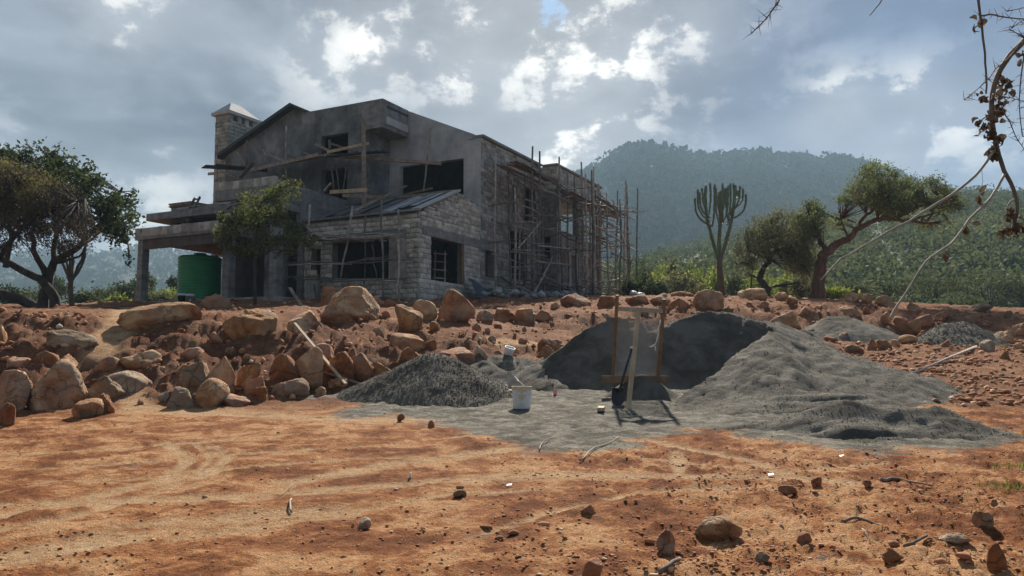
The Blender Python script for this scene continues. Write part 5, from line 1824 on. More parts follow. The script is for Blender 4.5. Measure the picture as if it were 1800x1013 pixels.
def bank_pts(n):
    y = gs2.uniform(13.2, 34, n * 3)
    x = gs2.uniform(-0.72, 0.72, n * 3) * y
    bk, g = bank_mask(x, y)
    pr = np.maximum(bk, 0.35 * sstep(y, 18, 22)) * (0.35 + 0.65 * sstep(fbm(x * .6, y * .6, 2, 99), -.35, .25))
    pr *= 1 - sand_mask(x, y)
    for pl, wd in TRACKS[:1]:
        pr *= sstep(seg_dist(x, y, pl), wd * 0.8, wd * 1.6)
    k = gs2.uniform(0, 1, n * 3) < pr
    return np.c_[x[k], y[k]][:n]


def front_pts(n):
    d = np.exp(gs2.uniform(math.log(3.2), math.log(14.2), n * 3))
    x = gs2.uniform(-0.72, 0.72, n * 3) * d
    dens = 0.10 + 0.90 * sstep(x / d, -0.10, 0.30) * (1 - sstep(d, 8.0, 11.5)) + 0.25 * (1 - sstep(d, 5.5, 7.5)) + 0.5 * sstep(d, 12.6, 13.6) * (x < -1)
    dens *= 0.3 + 0.7 * sstep(fbm(x * 1.2, d * 1.2, 3, 57), -0.25, 0.25)
    dens *= 1 - sand_mask(x, d)
    k = gs2.uniform(0, 1, n * 3) < dens
    return np.c_[x[k], d[k]][:n]


scatter(8000, bank_pts, 0.010, 0.085, 'stones', 'stones and clods of the red earth bank', 5.0)
scatter(30000, front_pts, 0.003, 0.024, 'stones', 'pebbles and clods strewn over the red foreground soil', 4.0, 0.4, OCT)
scatter(70, front_pts, 0.025, 0.055, 'stones', 'fist-sized stones strewn over the red foreground soil', 1.5, 0.5)


def right_pts(n):
    d = gs2.uniform(13.5, 26, n * 4)
    x = gs2.uniform(0.30, 0.75, n * 4) * d
    k = gs2.uniform(0, 1, n * 4) < (0.25 + 0.75 * sstep(fbm(x * .9, d * .9, 3, 58), -0.2, 0.3)) * (1 - sand_mask(x, d)) * sstep(x / d, 0.36, 0.44)
    return np.c_[x[k], d[k]][:n]


scatter(3600, right_pts, 0.012, 0.085, 'stones', 'stones and clods on the rough red earth at the right', 3.5, 0.6)


def rubble_pts(n):
    b = gs2.uniform(4.0, 14.5, n)
    a = gs2.uniform(-2.6, -0.15, n)
    q = np.array([hw(a[i], b[i], 0) for i in range(n)])
    return q[:, :2]


pr_ = rubble_pts(520)
sz = 0.05 + 0.22 * gs2.uniform(0, 1, 520) ** 1.8
rb = pieces('rubble', np.c_[pr_, ground_h(pr_[:, 0], pr_[:, 1]) + sz * 0.3 + 0.14 * gs2.uniform(0, 1, 520)], sz, M['rubble'], gs2)
tag(rb, 'grey building rubble heaped along the foot of the side wall', kind='stuff')

# ------------------------------------------------------------------ trees and bushes
def wob(pts, g, amt, n=3):
    """smooth, slightly crooked path through the given points"""
    P = [Vector([float(c) for c in p]) for p in pts]
    out = []
    m = len(P)
    for i in range(m - 1):
        p0, p1, p2, p3 = P[max(i - 1, 0)], P[i], P[i + 1], P[min(i + 2, m - 1)]
        for k in range(n):
            t = k / n
            q = 0.5 * ((2 * p1) + (p2 - p0) * t + (2 * p0 - 5 * p1 + 4 * p2 - p3) * t * t + (3 * p1 - p0 - 3 * p2 + p3) * t ** 3)
            if i + k > 0:
                q = q + Vector(g.normal(size=3)) * amt
            out.append(q)
    out.append(P[-1])
    return out


def limb(mb, pts, r0, r1, g, amt=0.03, n=7):
    path = wob(pts, g, amt)
    k = len(path)
    mb.tube(path, [r0 + (r1 - r0) * (i / (k - 1)) ** 0.8 for i in range(k)], n)
    return path


def tree(name, label, cat, base, d, limbs, clumps, leaf, mats, seed, group=None, twig_r=0.012, leaf_aspect=0.55, sub=5, spread=0.42):
    """limbs: ((px, py, dd) ..., r0, r1); clumps: (px, py, dd, rx, ry, leaves, material index) in photo pixels at distance d"""
    g = np.random.default_rng(seed)
    B = np.array([at(base[0], base[1], d)[0], d, 0.0])
    B[2] = min(gz(B[0], B[1]), at(base[0], base[1], d)[2]) - 0.05
    root = empty(name, B, 0, label=label, cat=cat, group=group)
    tm = MB()
    nodes = []
    for pts, r0, r1 in limbs:
        P = [at(x, y, d + dd) - B for x, y, dd in pts]
        nodes += limb(tm, P, r0, r1, g, 0.012 + r0 * 0.12)
    s = d / F
    byl = {}
    for x, y, dd, rx, ry, nl, mi in clumps:
        c = at(x, y, d + dd) - B
        near = min(nodes, key=lambda q: (q - Vector(c)).length)
        R = np.array([rx * s, (rx + ry) * 0.5 * s, ry * s])
        for k in range(sub):                                     # small sprays inside the clump, each on its own twig
            v = g.normal(size=3)
            v /= np.linalg.norm(v)
            sc = c + v * R * g.uniform(0.25, 0.95)
            mid = near.lerp(Vector(sc), 0.55) + Vector(g.normal(size=3)) * 0.12 * rx * s
            tm.tube([near, mid, Vector(sc)], [twig_r * 1.8, twig_r * 1.2, twig_r * 0.5], 4)
            n = max(4, nl // sub)
            q = sc + g.normal(size=(n, 3)) * R * spread
            byl.setdefault(mi, []).append(q)
    tm.build('trunk', mats[0], root)
    for mi, qs in byl.items():
        q = np.vstack(qs)
        v, f = leaf_quads(q, leaf if not isinstance(leaf, (list, tuple)) else leaf[mi - 1], g, aspect=leaf_aspect)
        np_obj('crown', v, f, mats[mi], root)
    return root


gp = np.random.default_rng(401)


def fill(shape, n, dd, rr, leaves, mi, ex=None):
    """clumps spread over a polygon of the photograph"""
    xs, ys = [p[0] for p in shape], [p[1] for p in shape]
    out = []
    tries = 0
    while len(out) < n and tries < n * 60:
        tries += 1
        x, y = gp.uniform(min(xs), max(xs)), gp.uniform(min(ys), max(ys))
        if not inside(np.array([x]), np.array([y]), shape)[0]:
            continue
        r = gp.uniform(*rr)
        if any((x - c[0]) ** 2 + (y - c[1]) ** 2 < (0.55 * r) ** 2 for c in out):
            continue
        out.append((x, y, gp.uniform(-dd, dd), r, r * gp.uniform(0.6, 0.9), leaves, mi))
    return out


# left: dark leafy tree behind a brownish thorn tree
LX = 27.0
tree('tree', 'dark broad-leaved tree with a forked leaning trunk at the left edge', 'tree', (60, 548), LX,
     [([(100, 548, 0), (92, 515, 0), (70, 490, 0), (20, 465, -.3), (-40, 420, -.5), (-90, 350, -.8)], 0.20, 0.07),
      ([(75, 552, 0), (84, 500, .1), (98, 462, .2), (130, 440, .4), (170, 400, .6), (200, 360, .7), (215, 330, .8)], 0.20, 0.04),
      ([(-10, 515, 0), (40, 528, 0), (78, 548, 0)], 0.15, 0.20),
      ([(82, 485, .1), (62, 440, -.2), (60, 395, -.2), (75, 340, 0), (90, 290, 0)], 0.12, 0.03),
      ([(98, 462, .2), (96, 425, .4), (120, 380, .7), (130, 330, .9), (140, 300, 1)], 0.10, 0.03),
      ([(10, 470, -.3), (20, 420, -.4), (10, 350, -.4), (20, 300, -.3)], 0.10, 0.03),
      ([(170, 400, .6), (205, 410, .6), (225, 430, .5)], 0.05, 0.015),
      ([(98, 462, 0.2), (140, 452, 0), (150, 430, 0)], 0.06, 0.02)],
     fill([(-40, 275), (40, 262), (100, 275), (150, 300), (180, 322), (200, 345), (228, 352), (226, 400), (212, 415), (150, 400), (80, 380), (-40, 390)], 110, 1.6, (15, 28), 120, 1)
     + [(228, 455, .5, 9, 14, 40, 1), (215, 420, .5, 20, 18, 90, 1), (230, 365, .8, 9, 12, 45, 1), (205, 400, .7, 20, 20, 90, 1), (50, 258, 0, 10, 12, 40, 1), (100, 268, 0, 9, 13, 36, 1),
        (75, 262, .2, 7, 12, 30, 1), (128, 290, .2, 8, 12, 34, 1), (20, 262, 0, 9, 10, 34, 1), (160, 296, .3, 9, 12, 34, 1), (176, 318, .3, 9, 10, 34, 1), (235, 340, .8, 6, 8, 24, 1)],
     0.074, [M['bark'], M['leaf_dark']], 411, sub=5)
tree('tree', 'brownish thorn tree with a tangled dry crown hanging in front at the left edge', 'tree', (-30, 556), 24.0,
     [([(-30, 556, 0), (-20, 500, 0), (0, 450, 0), (40, 400, .2), (90, 370, .2), (150, 350, .2)], 0.13, 0.03),
      ([(-20, 500, 0), (-30, 430, 0), (0, 370, 0), (40, 330, 0)], 0.09, 0.02)],
     fill([(-40, 290), (20, 300), (70, 315), (120, 340), (150, 375), (160, 410), (130, 440), (60, 425), (-40, 440)], 90, 1.3, (14, 26), 190, 2)
     + fill([(-40, 285), (20, 290), (90, 312), (110, 340), (60, 350), (-40, 345)], 34, 1.2, (12, 24), 120, 1),
     [0.05, 0.055], [M['bark'], M['leaf_thorn'], M['twig_mass']], 413, leaf_aspect=0.28, spread=0.5)
tree('tree', 'slim bare-stemmed young cactus tree rising in a narrow fan behind the left tree', 'tree', (126, 547), 30.0,
     [([(126, 547, 0), (125, 510, 0), (124, 495, 0)], 0.10, 0.09),
      ([(124, 497, 0), (112, 470, 0), (103, 440, 0)], 0.06, 0.04), ([(124, 497, 0), (122, 460, .3), (120, 430, .3)], 0.06, 0.05), ([(125, 497, 0), (134, 475, 0), (146, 450, 0), (152, 425, 0)], 0.06, 0.05),
      ([(124, 495, 0), (129, 460, -.3), (128, 430, -.3)], 0.06, 0.05), ([(124, 495, 0), (117, 470, -.3), (113, 435, -.3)], 0.05, 0.035), ([(126, 495, 0), (142, 470, .3), (150, 445, .3)], 0.05, 0.035)],
     [(128, 425, 0, 12, 8, 20, 1)], 0.06, [M['cactus_bark'], M['leaf_dark']], 415)

# tree in front of the house
tree('tree', 'leafy young tree on a straight thin trunk in front of the balcony columns', 'tree', (447, 541), 27.5,
     [([(447, 541, 0), (448, 500, 0), (449, 450, 0), (452, 400, 0), (458, 360, 0), (490, 330, 0)], 0.07, 0.03),
      ([(449, 450, 0), (430, 420, -.3), (405, 400, -.4)], 0.04, 0.015), ([(450, 440, 0), (490, 420, -.2), (530, 420, -.2)], 0.04, 0.015), ([(452, 400, 0), (425, 370, .2), (410, 360, .2)], 0.035, 0.012),
      ([(455, 385, 0), (490, 380, .2), (530, 395, .2)], 0.035, 0.012), ([(449, 455, 0), (470, 440, .3), (510, 440, .3)], 0.03, 0.012)],
     fill([(392, 352), (420, 342), (450, 345), (480, 330), (510, 325), (515, 350), (500, 372), (520, 395), (545, 400), (552, 430), (520, 445), (470, 435), (440, 450), (400, 440), (385, 410), (398, 385)], 52, 0.9, (11, 20), 140, 1)
     + [(525, 322, 0, 8, 5, 30, 1), (500, 330, 0, 12, 8, 50, 1), (392, 432, -.2, 12, 12, 50, 1), (540, 435, -.2, 12, 8, 44, 1), (428, 448, 0, 6, 8, 24, 1), (485, 448, 0, 6, 7, 24, 1), (385, 375, 0, 7, 8, 30, 1)],
     0.058, [M['bark'], M['leaf_olive']], 421, leaf_aspect=0.42)

# round thorn tree with burnt crooked trunk
tree('tree', 'round grey-green thorn tree on a burnt crooked trunk', 'tree', (1347, 528), 38.0,
     [([(1349, 530, 0), (1346, 508, 0), (1337, 488, 0), (1343, 470, 0), (1352, 458, 0), (1362, 440, 0), (1375, 415, 0)], 0.22, 0.07),
      ([(1347, 520, 0), (1354, 505, 0)], 0.17, 0.14), ([(1352, 458, 0), (1330, 445, .4), (1312, 440, .4)], 0.09, 0.03), ([(1358, 448, 0), (1390, 430, 0), (1410, 420, 0)], 0.08, 0.03),
      ([(1320, 524, .3), (1320, 495, .3), (1322, 465, .3), (1315, 445, .3)], 0.045, 0.02), ([(1355, 455, 0), (1350, 420, 0), (1345, 400, 0)], 0.07, 0.02)],
     fill([(1300, 455), (1302, 430), (1315, 408), (1345, 385), (1375, 375), (1405, 380), (1425, 400), (1432, 440), (1428, 470), (1395, 478), (1370, 450), (1330, 452), (1310, 470)], 90, 1.7, (12, 22), 190, 1)
     + fill([(1298, 460), (1330, 450), (1325, 485), (1303, 482)], 6, 1.0, (10, 15), 60, 1) + fill([(1390, 460), (1432, 450), (1430, 500), (1400, 505)], 12, 1.0, (10, 16), 70, 1),
     0.068, [M['bark'], M['leaf_grey']], 431, leaf_aspect=0.3, spread=0.5)

# leaning acacia
tree('tree', 'leaning flat-topped acacia with a thick reddish trunk', 'tree', (1437, 528), 37.0,
     [([(1434, 532, 0), (1438, 500, 0), (1443, 465, 0), (1450, 445, 0), (1470, 430, 0), (1492, 418, 0), (1510, 402, 0), (1545, 388, 0), (1590, 388, -.3), (1640, 392, -.4)], 0.36, 0.05),
      ([(1452, 440, 0), (1440, 420, .3), (1432, 395, .4), (1420, 372, .4)], 0.14, 0.03), ([(1490, 418, 0), (1484, 400, -.3), (1478, 385, -.4)], 0.07, 0.02),
      ([(1508, 402, 0), (1512, 388, .3), (1530, 372, .3), (1545, 350, .3)], 0.13, 0.04), ([(1545, 388, 0), (1575, 365, .3), (1590, 340, .5)], 0.11, 0.03),
      ([(1560, 388, 0), (1600, 372, -.4), (1640, 350, -.5), (1665, 345, -.5)], 0.09, 0.025), ([(1590, 388, -.3), (1640, 375, 0), (1680, 362, 0)], 0.07, 0.02),
      ([(1443, 470, 0), (1425, 520, .4), (1422, 530, .4)], 0.10, 0.05)],
     fill([(1478, 345), (1500, 335), (1510, 305), (1535, 290), (1560, 300), (1590, 310), (1610, 330), (1625, 360), (1600, 380), (1560, 378), (1530, 372), (1500, 362), (1480, 358)], 74, 1.8, (10, 19), 165, 1)
     + fill([(1605, 325), (1640, 310), (1665, 325), (1690, 350), (1700, 365), (1670, 370), (1630, 365), (1605, 350)], 34, 1.4, (9, 15), 110, 1)
     + fill([(1405, 385), (1418, 358), (1440, 362), (1452, 385), (1445, 410), (1420, 415), (1402, 402)], 22, 1.0, (10, 16), 150, 1)
     + fill([(1460, 385), (1478, 370), (1492, 378), (1490, 398), (1470, 402)], 9, 0.8, (7, 11), 42, 1) + fill([(1600, 385), (1680, 390), (1665, 400), (1620, 402)], 10, 0.8, (7, 12), 34, 1),
     0.070, [M['red_bark'], M['leaf_acacia']], 433, leaf_aspect=0.36, spread=0.48)

# candelabra cactus
CD = 41.0
cb = at(1267, 527, CD)
cb[2] = gz(cb[0], cb[1]) - 0.05
cac = empty('cactus', cb, 0, label='tall candelabra cactus tree with upturned green arms', cat='cactus')
gc = np.random.default_rng(441)
tm = MB()
tm.tube([at(1269, 530, CD) - cb, at(1267, 500, CD) - cb, at(1265, 470, CD) - cb, at(1264, 450, CD) - cb], [0.24, 0.18, 0.15, 0.13], 9)
tm.build('trunk', M['cactus_bark'], cac)


def arm(pts, r0=0.085, r1=0.10):
    m = MB()
    P = wob([at(x, y, CD + dd) - cb for x, y, dd in pts], gc, 0.008, 5)
    n = len(P)
    rr_ = [(r0 + (r1 - r0) * i / (n - 1)) * (1 + 0.10 * math.sin(i * 2.2)) for i in range(n)]
    rr_[-1] *= 0.45
    m.tube(P, rr_, 10, smooth=False, star=0.34)
    return m.build('arm', M['cactus'], cac)


arm([(1264, 455, 0), (1264, 420, 0), (1266, 390, 0), (1267, 352, 0), (1267, 336, 0)], .11, .085)
arm([(1263, 458, 0), (1253, 425, .2), (1244, 390, .3), (1240, 355, .3), (1241, 326, .3)], .10, .08)
arm([(1266, 458, 0), (1276, 425, -.2), (1285, 390, -.3), (1290, 360, -.3), (1293, 326, -.3)], .10, .08)
for x0, y0, d0, x1, y1, d1 in ((1252, 422, .2, 1222, 348, .3), (1248, 405, .2, 1230, 338, -.3), (1246, 400, .3, 1249, 321, .6), (1243, 395, .3, 1235, 331, .7), (1252, 420, .1, 1256, 324, -.5), (1264, 415, 0, 1258, 330, .6),
                              (1265, 405, 0, 1273, 330, .7), (1266, 398, 0, 1262, 338, -.7), (1278, 418, -.2, 1284, 322, .3), (1280, 408, -.2, 1276, 330, -.7), (1285, 395, -.3, 1300, 327, -.5), (1287, 390, -.3, 1306, 331, .2),
                              (1280, 410, -.1, 1311, 341, 0), (1290, 375, -.3, 1297, 335, .5), (1270, 412, 0, 1270, 322, -1.0), (1248, 412, .2, 1226, 333, .9), (1284, 400, -.3, 1290, 322, -.9), (1266, 420, 0, 1280, 326, 1.0)):
    y0 = min(y0 - 22, 398)
    sx = x1 - x0
    arm([(x0, y0, d0), (x0 + sx * .55, y0 - (y0 - y1) * .18, d0 + (d1 - d0) * .6), (x0 + sx * .92, y0 - (y0 - y1) * .45, d1), (x1, y0 - (y0 - y1) * .75, d1), (x1 + gc.normal() * .6, y1, d1)], .046, .062)


# shrubs behind the site
def shrub(label, px, py_base, py_top, wpx, d, mat, seed, name='shrub', group=None, leaf=0.13, nleaf=950, aspect=0.45, cat='shrub', up=False):
    g = np.random.default_rng(seed)
    b = at(px, py_base, d)
    z0 = max(float(base_h(b[0], min(d, 62))), 1.0) if d < 60 else b[2]
    z0 = min(z0, b[2]) - 0.1
    root = empty(name, (b[0], d, z0), 0, label=label, cat=cat, group=group)
    H = at(px, py_top, d)[2] - z0
    W = wpx / F * d / 2
    tm = MB()
    nst = 7
    pts = []
    for k in range(nst):
        t = g.uniform(0, 6.28)
        e = Vector((math.cos(t) * W * g.uniform(.2, .75), math.sin(t) * W * g.uniform(.2, .7), H * g.uniform(.6, .92)))
        tm.tube([Vector((0, 0, 0)), e * 0.45 + Vector((0, 0, H * .12)), e], [0.05, 0.035, 0.012], 5)
        pts.append(e)
    tm.build('stem', M['bark'], root)
    nb = 26
    cen = []
    for k in range(nb):
        v = g.normal(size=3)
        v /= np.linalg.norm(v)
        v[2] = abs(v[2]) * 1.0 - 0.15
        r = g.uniform(.45, 1.0)
        cen.append(np.array([v[0] * W * r * .9, v[1] * W * r * .9, H * (.42 + .46 * v[2] * r)]))
    per = nleaf // nb
    q = np.vstack([c + g.normal(size=(per, 3)) * np.array([W * .2, W * .2, H * .11]) for c in cen])
    q[:, 2] = np.maximum(q[:, 2], 0.05)
    v, f = leaf_quads(q, leaf, g, aspect=aspect)
    np_obj('foliage', v, f, M[mat], root)
    return root


for i, (lab, px, yb, yt, wp, d, mat) in enumerate([
    ('dusty low shrub right beside the end of the scaffolding', 1112, 522, 476, 64, 50, 'leaf_bush'),
    ('dark green rounded shrub standing on the dry bank, right of the scaffolding', 1136, 520, 478, 40, 48, 'leaf_dark'),
    ('tall yellow-green bush behind the dark rounded shrub', 1165, 518, 455, 70, 56, 'leaf_bright'),
    ('grey-brown leafless-looking bush left of the cactus', 1196, 520, 470, 66, 49, 'leaf_grey'),
    ('bright green tall bush just left of the cactus trunk', 1222, 518, 458, 64, 55, 'leaf_bright'),
    ('bright bush directly behind the cactus trunk', 1255, 518, 462, 56, 58, 'leaf_bright'),
    ('bright green thicket right of the cactus trunk', 1292, 518, 468, 56, 54, 'leaf_bush'),
    ('sunlit yellow bush seen below the round thorn tree', 1330, 518, 470, 66, 52, 'leaf_bright'),
    ('sunlit yellow-green bush seen between the two tree trunks', 1385, 520, 478, 70, 50, 'leaf_bright'),
    ('small bright bush right behind the thick reddish trunk', 1468, 524, 500, 60, 44, 'leaf_bright'),
    ('olive bush behind the dusty low shrub by the scaffolding', 1130, 516, 460, 80, 64, 'leaf_bush'),
    ('thin grey sapling-like bush half way between scaffolding and cactus', 1180, 516, 450, 26, 60, 'leaf_grey'),
    ('dull green bush left of the tall bright one by the cactus', 1207, 514, 466, 50, 64, 'leaf_bush'),
    ('feathery grey bush behind the round thorn tree on its right', 1410, 520, 476, 44, 47, 'leaf_grey'),
    ('low bush right of the round dark shrub', 1155, 520, 490, 44, 46, 'leaf_bush'),
    ('low dark bush at the foot of the slope, left of the skyline boulders', 1500, 522, 494, 70, 62, 'leaf_bush'),
    ('dark rounded bush behind the skyline boulders', 1560, 526, 488, 90, 66, 'leaf_bush'),
    ('big dark bush right of the hanging twig', 1640, 532, 470, 120, 68, 'leaf_bush'),
    ('large dark spreading bush near the right edge', 1740, 540, 462, 150, 66, 'leaf_bush'),
    ('pale green low bush below the large dark spreading one', 1690, 540, 512, 90, 54, 'leaf_bush'),
    ('mid green bush cut by the right edge', 1800, 544, 480, 90, 64, 'leaf_bush'),
    ('dark bush behind the leaning trunk of the left tree', 20, 545, 500, 80, 44, 'leaf_dark'),
    ('tall dark round bush left of the slim cactus tree', 98, 542, 480, 62, 60, 'leaf_dark'),
    ('pale green bush right of the slim cactus tree', 150, 545, 508, 56, 45, 'leaf_bush'),
    ('mid green bush between the slim cactus tree and the canopy post', 185, 543, 500, 64, 52, 'leaf_bush'),
    ('dark rounded bush immediately left of the canopy post', 222, 540, 490, 60, 60, 'leaf_dark'),
    ('yellow-green weedy bush at the foot of the canopy post', 208, 545, 518, 46, 42, 'leaf_bright'),
    ('low green bush behind the canopy post', 262, 535, 495, 50, 56, 'leaf_bush'),
    ('sunlit bush left of the tank, under the canopy', 292, 532, 500, 60, 54, 'leaf_bright'),
    ('small dark round tree-like bush left of the tank', 310, 515, 480, 30, 75, 'leaf_dark'),
    ('grey-green bush low under the canopy', 275, 535, 512, 60, 48, 'leaf_bush'),
    ('dark bush between the left tree trunk and the slim cactus tree', 60, 545, 505, 60, 52, 'leaf_bush'),
    ('leafy shrub standing among the last scaffold poles', 1108, 525, 490, 30, 46.5, 'leaf_bush'),
]):
    shrub(lab, px, yb, yt, wp, d, mat, 500 + i, group='shrubs and bushes behind the building site', nleaf=1100 if d < 58 else 900, leaf=0.12 if d < 58 else 0.17)
# slender tree standing behind the canopy post
shrub('small round-headed tree beyond the canopy post', 254, 525, 474, 34, 62, 'leaf_dark', 590, name='tree', cat='tree', group=None)

# dry brush pile, grass tufts
gg_ = np.random.default_rng(451)
for px, py, n_, lab in ((1768, 862, 70, 'thin tuft of green grass lower of two at the right edge'), (1775, 824, 60, 'thin tuft of green grass upper of two at the right edge'), (1520, 779, 30, 'few green grass blades at the edge of the dark sand'),
                        (1765, 612, 40, 'green weeds at the right end of the crushed-stone heap')):
    p = gput(px, py)
    V, Fc = [], []
    for k in range(n_):
        o = np.array([gg_.normal() * .16, gg_.normal() * .09, 0])
        t = gg_.uniform(0, 6.28)
        h = gg_.uniform(.03, .10)
        e = np.array([math.cos(t) * .06, math.sin(t) * .06, h])
        wv = np.array([math.sin(t), -math.cos(t), 0]) * .004
        b0 = len(V)
        V += [o - wv, o + wv, o + e * .6 + wv * .7 + [0, 0, .01], o + e - wv * .2, o + e * .6 - wv * .7 + [0, 0, .01]]
        Fc += [(b0, b0 + 1, b0 + 2, b0 + 4), (b0 + 4, b0 + 2, b0 + 3, b0 + 3)]
    o = np_obj('grass_tuft', np.array(V), np.array([f if f[2] != f[3] else (f[0], f[1], f[2], f[0]) for f in Fc])[::2], M['grass'])
    o.location = p
    tag(o, lab, kind='stuff')


# hanging branch of the tree we stand under
def hang(name, label, paths, d, leaves=(), thorns=0, mat='twig', seed=1):
    g = np.random.default_rng(seed)
    b = at(paths[0][0][0][0], paths[0][0][0][1], d)
    root = empty(name, b, 0, label=label, cat='branch')
    for k, (pts, r0, r1, mt) in enumerate(paths):
        m = MB()
        path = limb(m, [at(x, y, d + dd) - b for x, y, dd in pts], r0, r1, g, 0.0007)
        if thorns and k in thorns:
            for q in path:
                for _ in range(2):
                    v = Vector(g.normal(size=3)).normalized()
                    m.tube([q, q + v * g.uniform(.02, .05)], [0.0016, 0.0004], 3)
        m.build('stem', M[mt], root)
    for x, y, dd, sx, sy, n in leaves:
        c = at(x, y, d + dd) - b
        s = d / F
        Vs, Fs = [], []
        for _ in range(n):                                     # curled dead leaf: a small crumpled strip
            q = c + g.normal(size=3) * np.array([sx, sx, sy]) * s * .55
            ax = g.normal(size=3)
            ax[2] -= 1.2
            ax /= np.linalg.norm(ax)
            sd = np.cross(ax, g.normal(size=3))
            sd /= np.linalg.norm(sd)
            nr = np.cross(ax, sd)
            L_, W_ = g.uniform(.018, .034), g.uniform(.008, .014)
            k0 = len(Vs)
            for i in range(4):
                t = i / 3
                ww = W_ * math.sin(math.pi * (0.15 + 0.75 * t))
                cu = nr * (math.sin(t * 3.0) * L_ * .35)
                Vs += [q + ax * L_ * t + sd * ww + cu + nr * ww * .6, q + ax * L_ * t + cu, q + ax * L_ * t - sd * ww + cu + nr * ww * .6]
            for i in range(3):
                a0 = k0 + i * 3
                Fs += [(a0, a0 + 1, a0 + 4, a0 + 3), (a0 + 1, a0 + 2, a0 + 5, a0 + 4)]
        np_obj('dead_leaves', np.array(Vs), np.array(Fs), M['dead_leaf'], root, smooth=True)
    return root


hang('hanging_branch', 'drooping branch with dry curled leaves and two long pale shoots at the right edge',
     [([(1960, -160, 0.3), (1850, 10, .1), (1800, 72, 0), (1768, 108, 0), (1748, 150, 0), (1743, 200, 0), (1752, 258, 0), (1765, 300, 0), (1782, 332, 0), (1788, 372, 0), (1776, 412, 0)], .0135, .006, 'twig'),
      ([(1748, 262, 0), (1725, 298, -.05), (1690, 330, -.1), (1650, 356, -.15), (1600, 388, -.2), (1560, 408, -.25), (1500, 444, -.3), (1478, 456, -.32), (1443, 492, -.35)], .0058, .003, 'pale_twig'),
      ([(1766, 306, 0), (1742, 348, -.05), (1705, 385, -.1), (1680, 420, -.12), (1655, 440, -.15), (1626, 462, -.18), (1600, 505, -.2), (1578, 535, -.22), (1562, 562, -.25)], .0055, .0034, 'pale_twig'),
      ([(1785, 350, 0), (1772, 360, 0), (1768, 385, 0), (1763, 400, 0)], .003, .002, 'pale_twig'),
      ([(1743, 200, 0), (1732, 206, 0), (1722, 214, 0)], .003, .002, 'twig'),
      ([(1726, 300, -.05), (1728, 318, -.05), (1723, 338, -.05)], .0008, .0008, 'twig')],
     3.0, [(1763, 145, 0, 9, 22, 22), (1752, 190, 0, 9, 20, 22), (1735, 228, 0, 8, 18, 18), (1745, 265, 0, 8, 16, 18), (1722, 214, 0, 8, 8, 9), (1733, 172, 0, 7, 9, 9), (1723, 342, -.05, 4, 8, 4), (1778, 375, 0, 7, 12, 12),
           (1792, 395, 0, 7, 16, 14), (1768, 407, 0, 9, 8, 10), (1698, 398, -.1, 7, 5, 4), (1662, 448, -.14, 6, 8, 4), (1758, 240, 0, 6, 8, 8), (1665, 345, -.1, 3, 3, 2)], seed=461)
hang('thorn_twig', 'upright thin stem with thorny side twigs hanging down at the upper right',
     [([(1712, -60, 0), (1720, 0, 0), (1726, 50, 0), (1731, 95, 0), (1734, 140, 0), (1733, 165, 0)], .0055, .003, 'twig'),
      ([(1724, 28, 0), (1745, 26, 0), (1775, 32, 0), (1815, 34, 0)], .0032, .002, 'twig'), ([(1800, 68, .1), (1775, 100, .1), (1750, 122, .1), (1738, 140, .1)], .003, .0015, 'twig'),
      ([(1736, 140, 0), (1715, 160, 0), (1695, 176, 0)], .002, .0009, 'twig'), ([(1760, 190, 0), (1775, 215, .1), (1785, 240, .1), (1800, 262, .1)], .0024, .0014, 'twig'),
      ([(1770, 20, 0), (1800, 14, 0)], .0022, .001, 'twig'), ([(1778, 50, 0), (1800, 34, 0)], .002, .001, 'twig'), ([(1775, 52, .1), (1790, 60, .1), (1800, 66, .1)], .002, .001, 'twig'),
      ([(1800, 95, .1), (1793, 150, .1), (1792, 190, .1), (1797, 240, .1)], .0028, .0016, 'twig'), ([(1745, 165, 0), (1775, 172, 0), (1800, 178, 0)], .002, .001, 'twig')],
     2.8, [(1718, 40, 0, 5, 8, 5), (1797, 95, .1, 4, 10, 6)], thorns=(1, 2, 3, 4, 5, 6, 7, 8, 9), seed=463)
hang('thorn_twig', 'short bare thorny twig hanging from the top edge, longer of two', [([(1392, -40, 0), (1370, 0, 0), (1358, 18, 0), (1342, 38, 0), (1321, 59, 0)], .0036, .0018, 'twig')], 2.6, thorns=(0,), seed=465)
hang('thorn_twig', 'tiny bare twig tip hanging from the top edge, shorter of two', [([(1570, -30, 0), (1550, 0, 0), (1540, 14, 0), (1529, 27, 0)], .003, .0014, 'twig')], 2.6, seed=467)

# ------------------------------------------------------------------ sieve, buckets and loose things on the sand
def obj1(name, mat, fn, parent):
    m = MB()
    fn(m)
    return m.build(name, mat, parent)


d_s = SV[1]
s0 = np.array([SV[0], d_s, gz(SV[0], d_s)])
sieve = empty('sand_sieve', s0, 0, label='leaning wooden sand sieve with a wire screen and a prop in front', cat='sieve')


def sp(px, py, dd):
    return at(px, py, d_s + dd) - s0


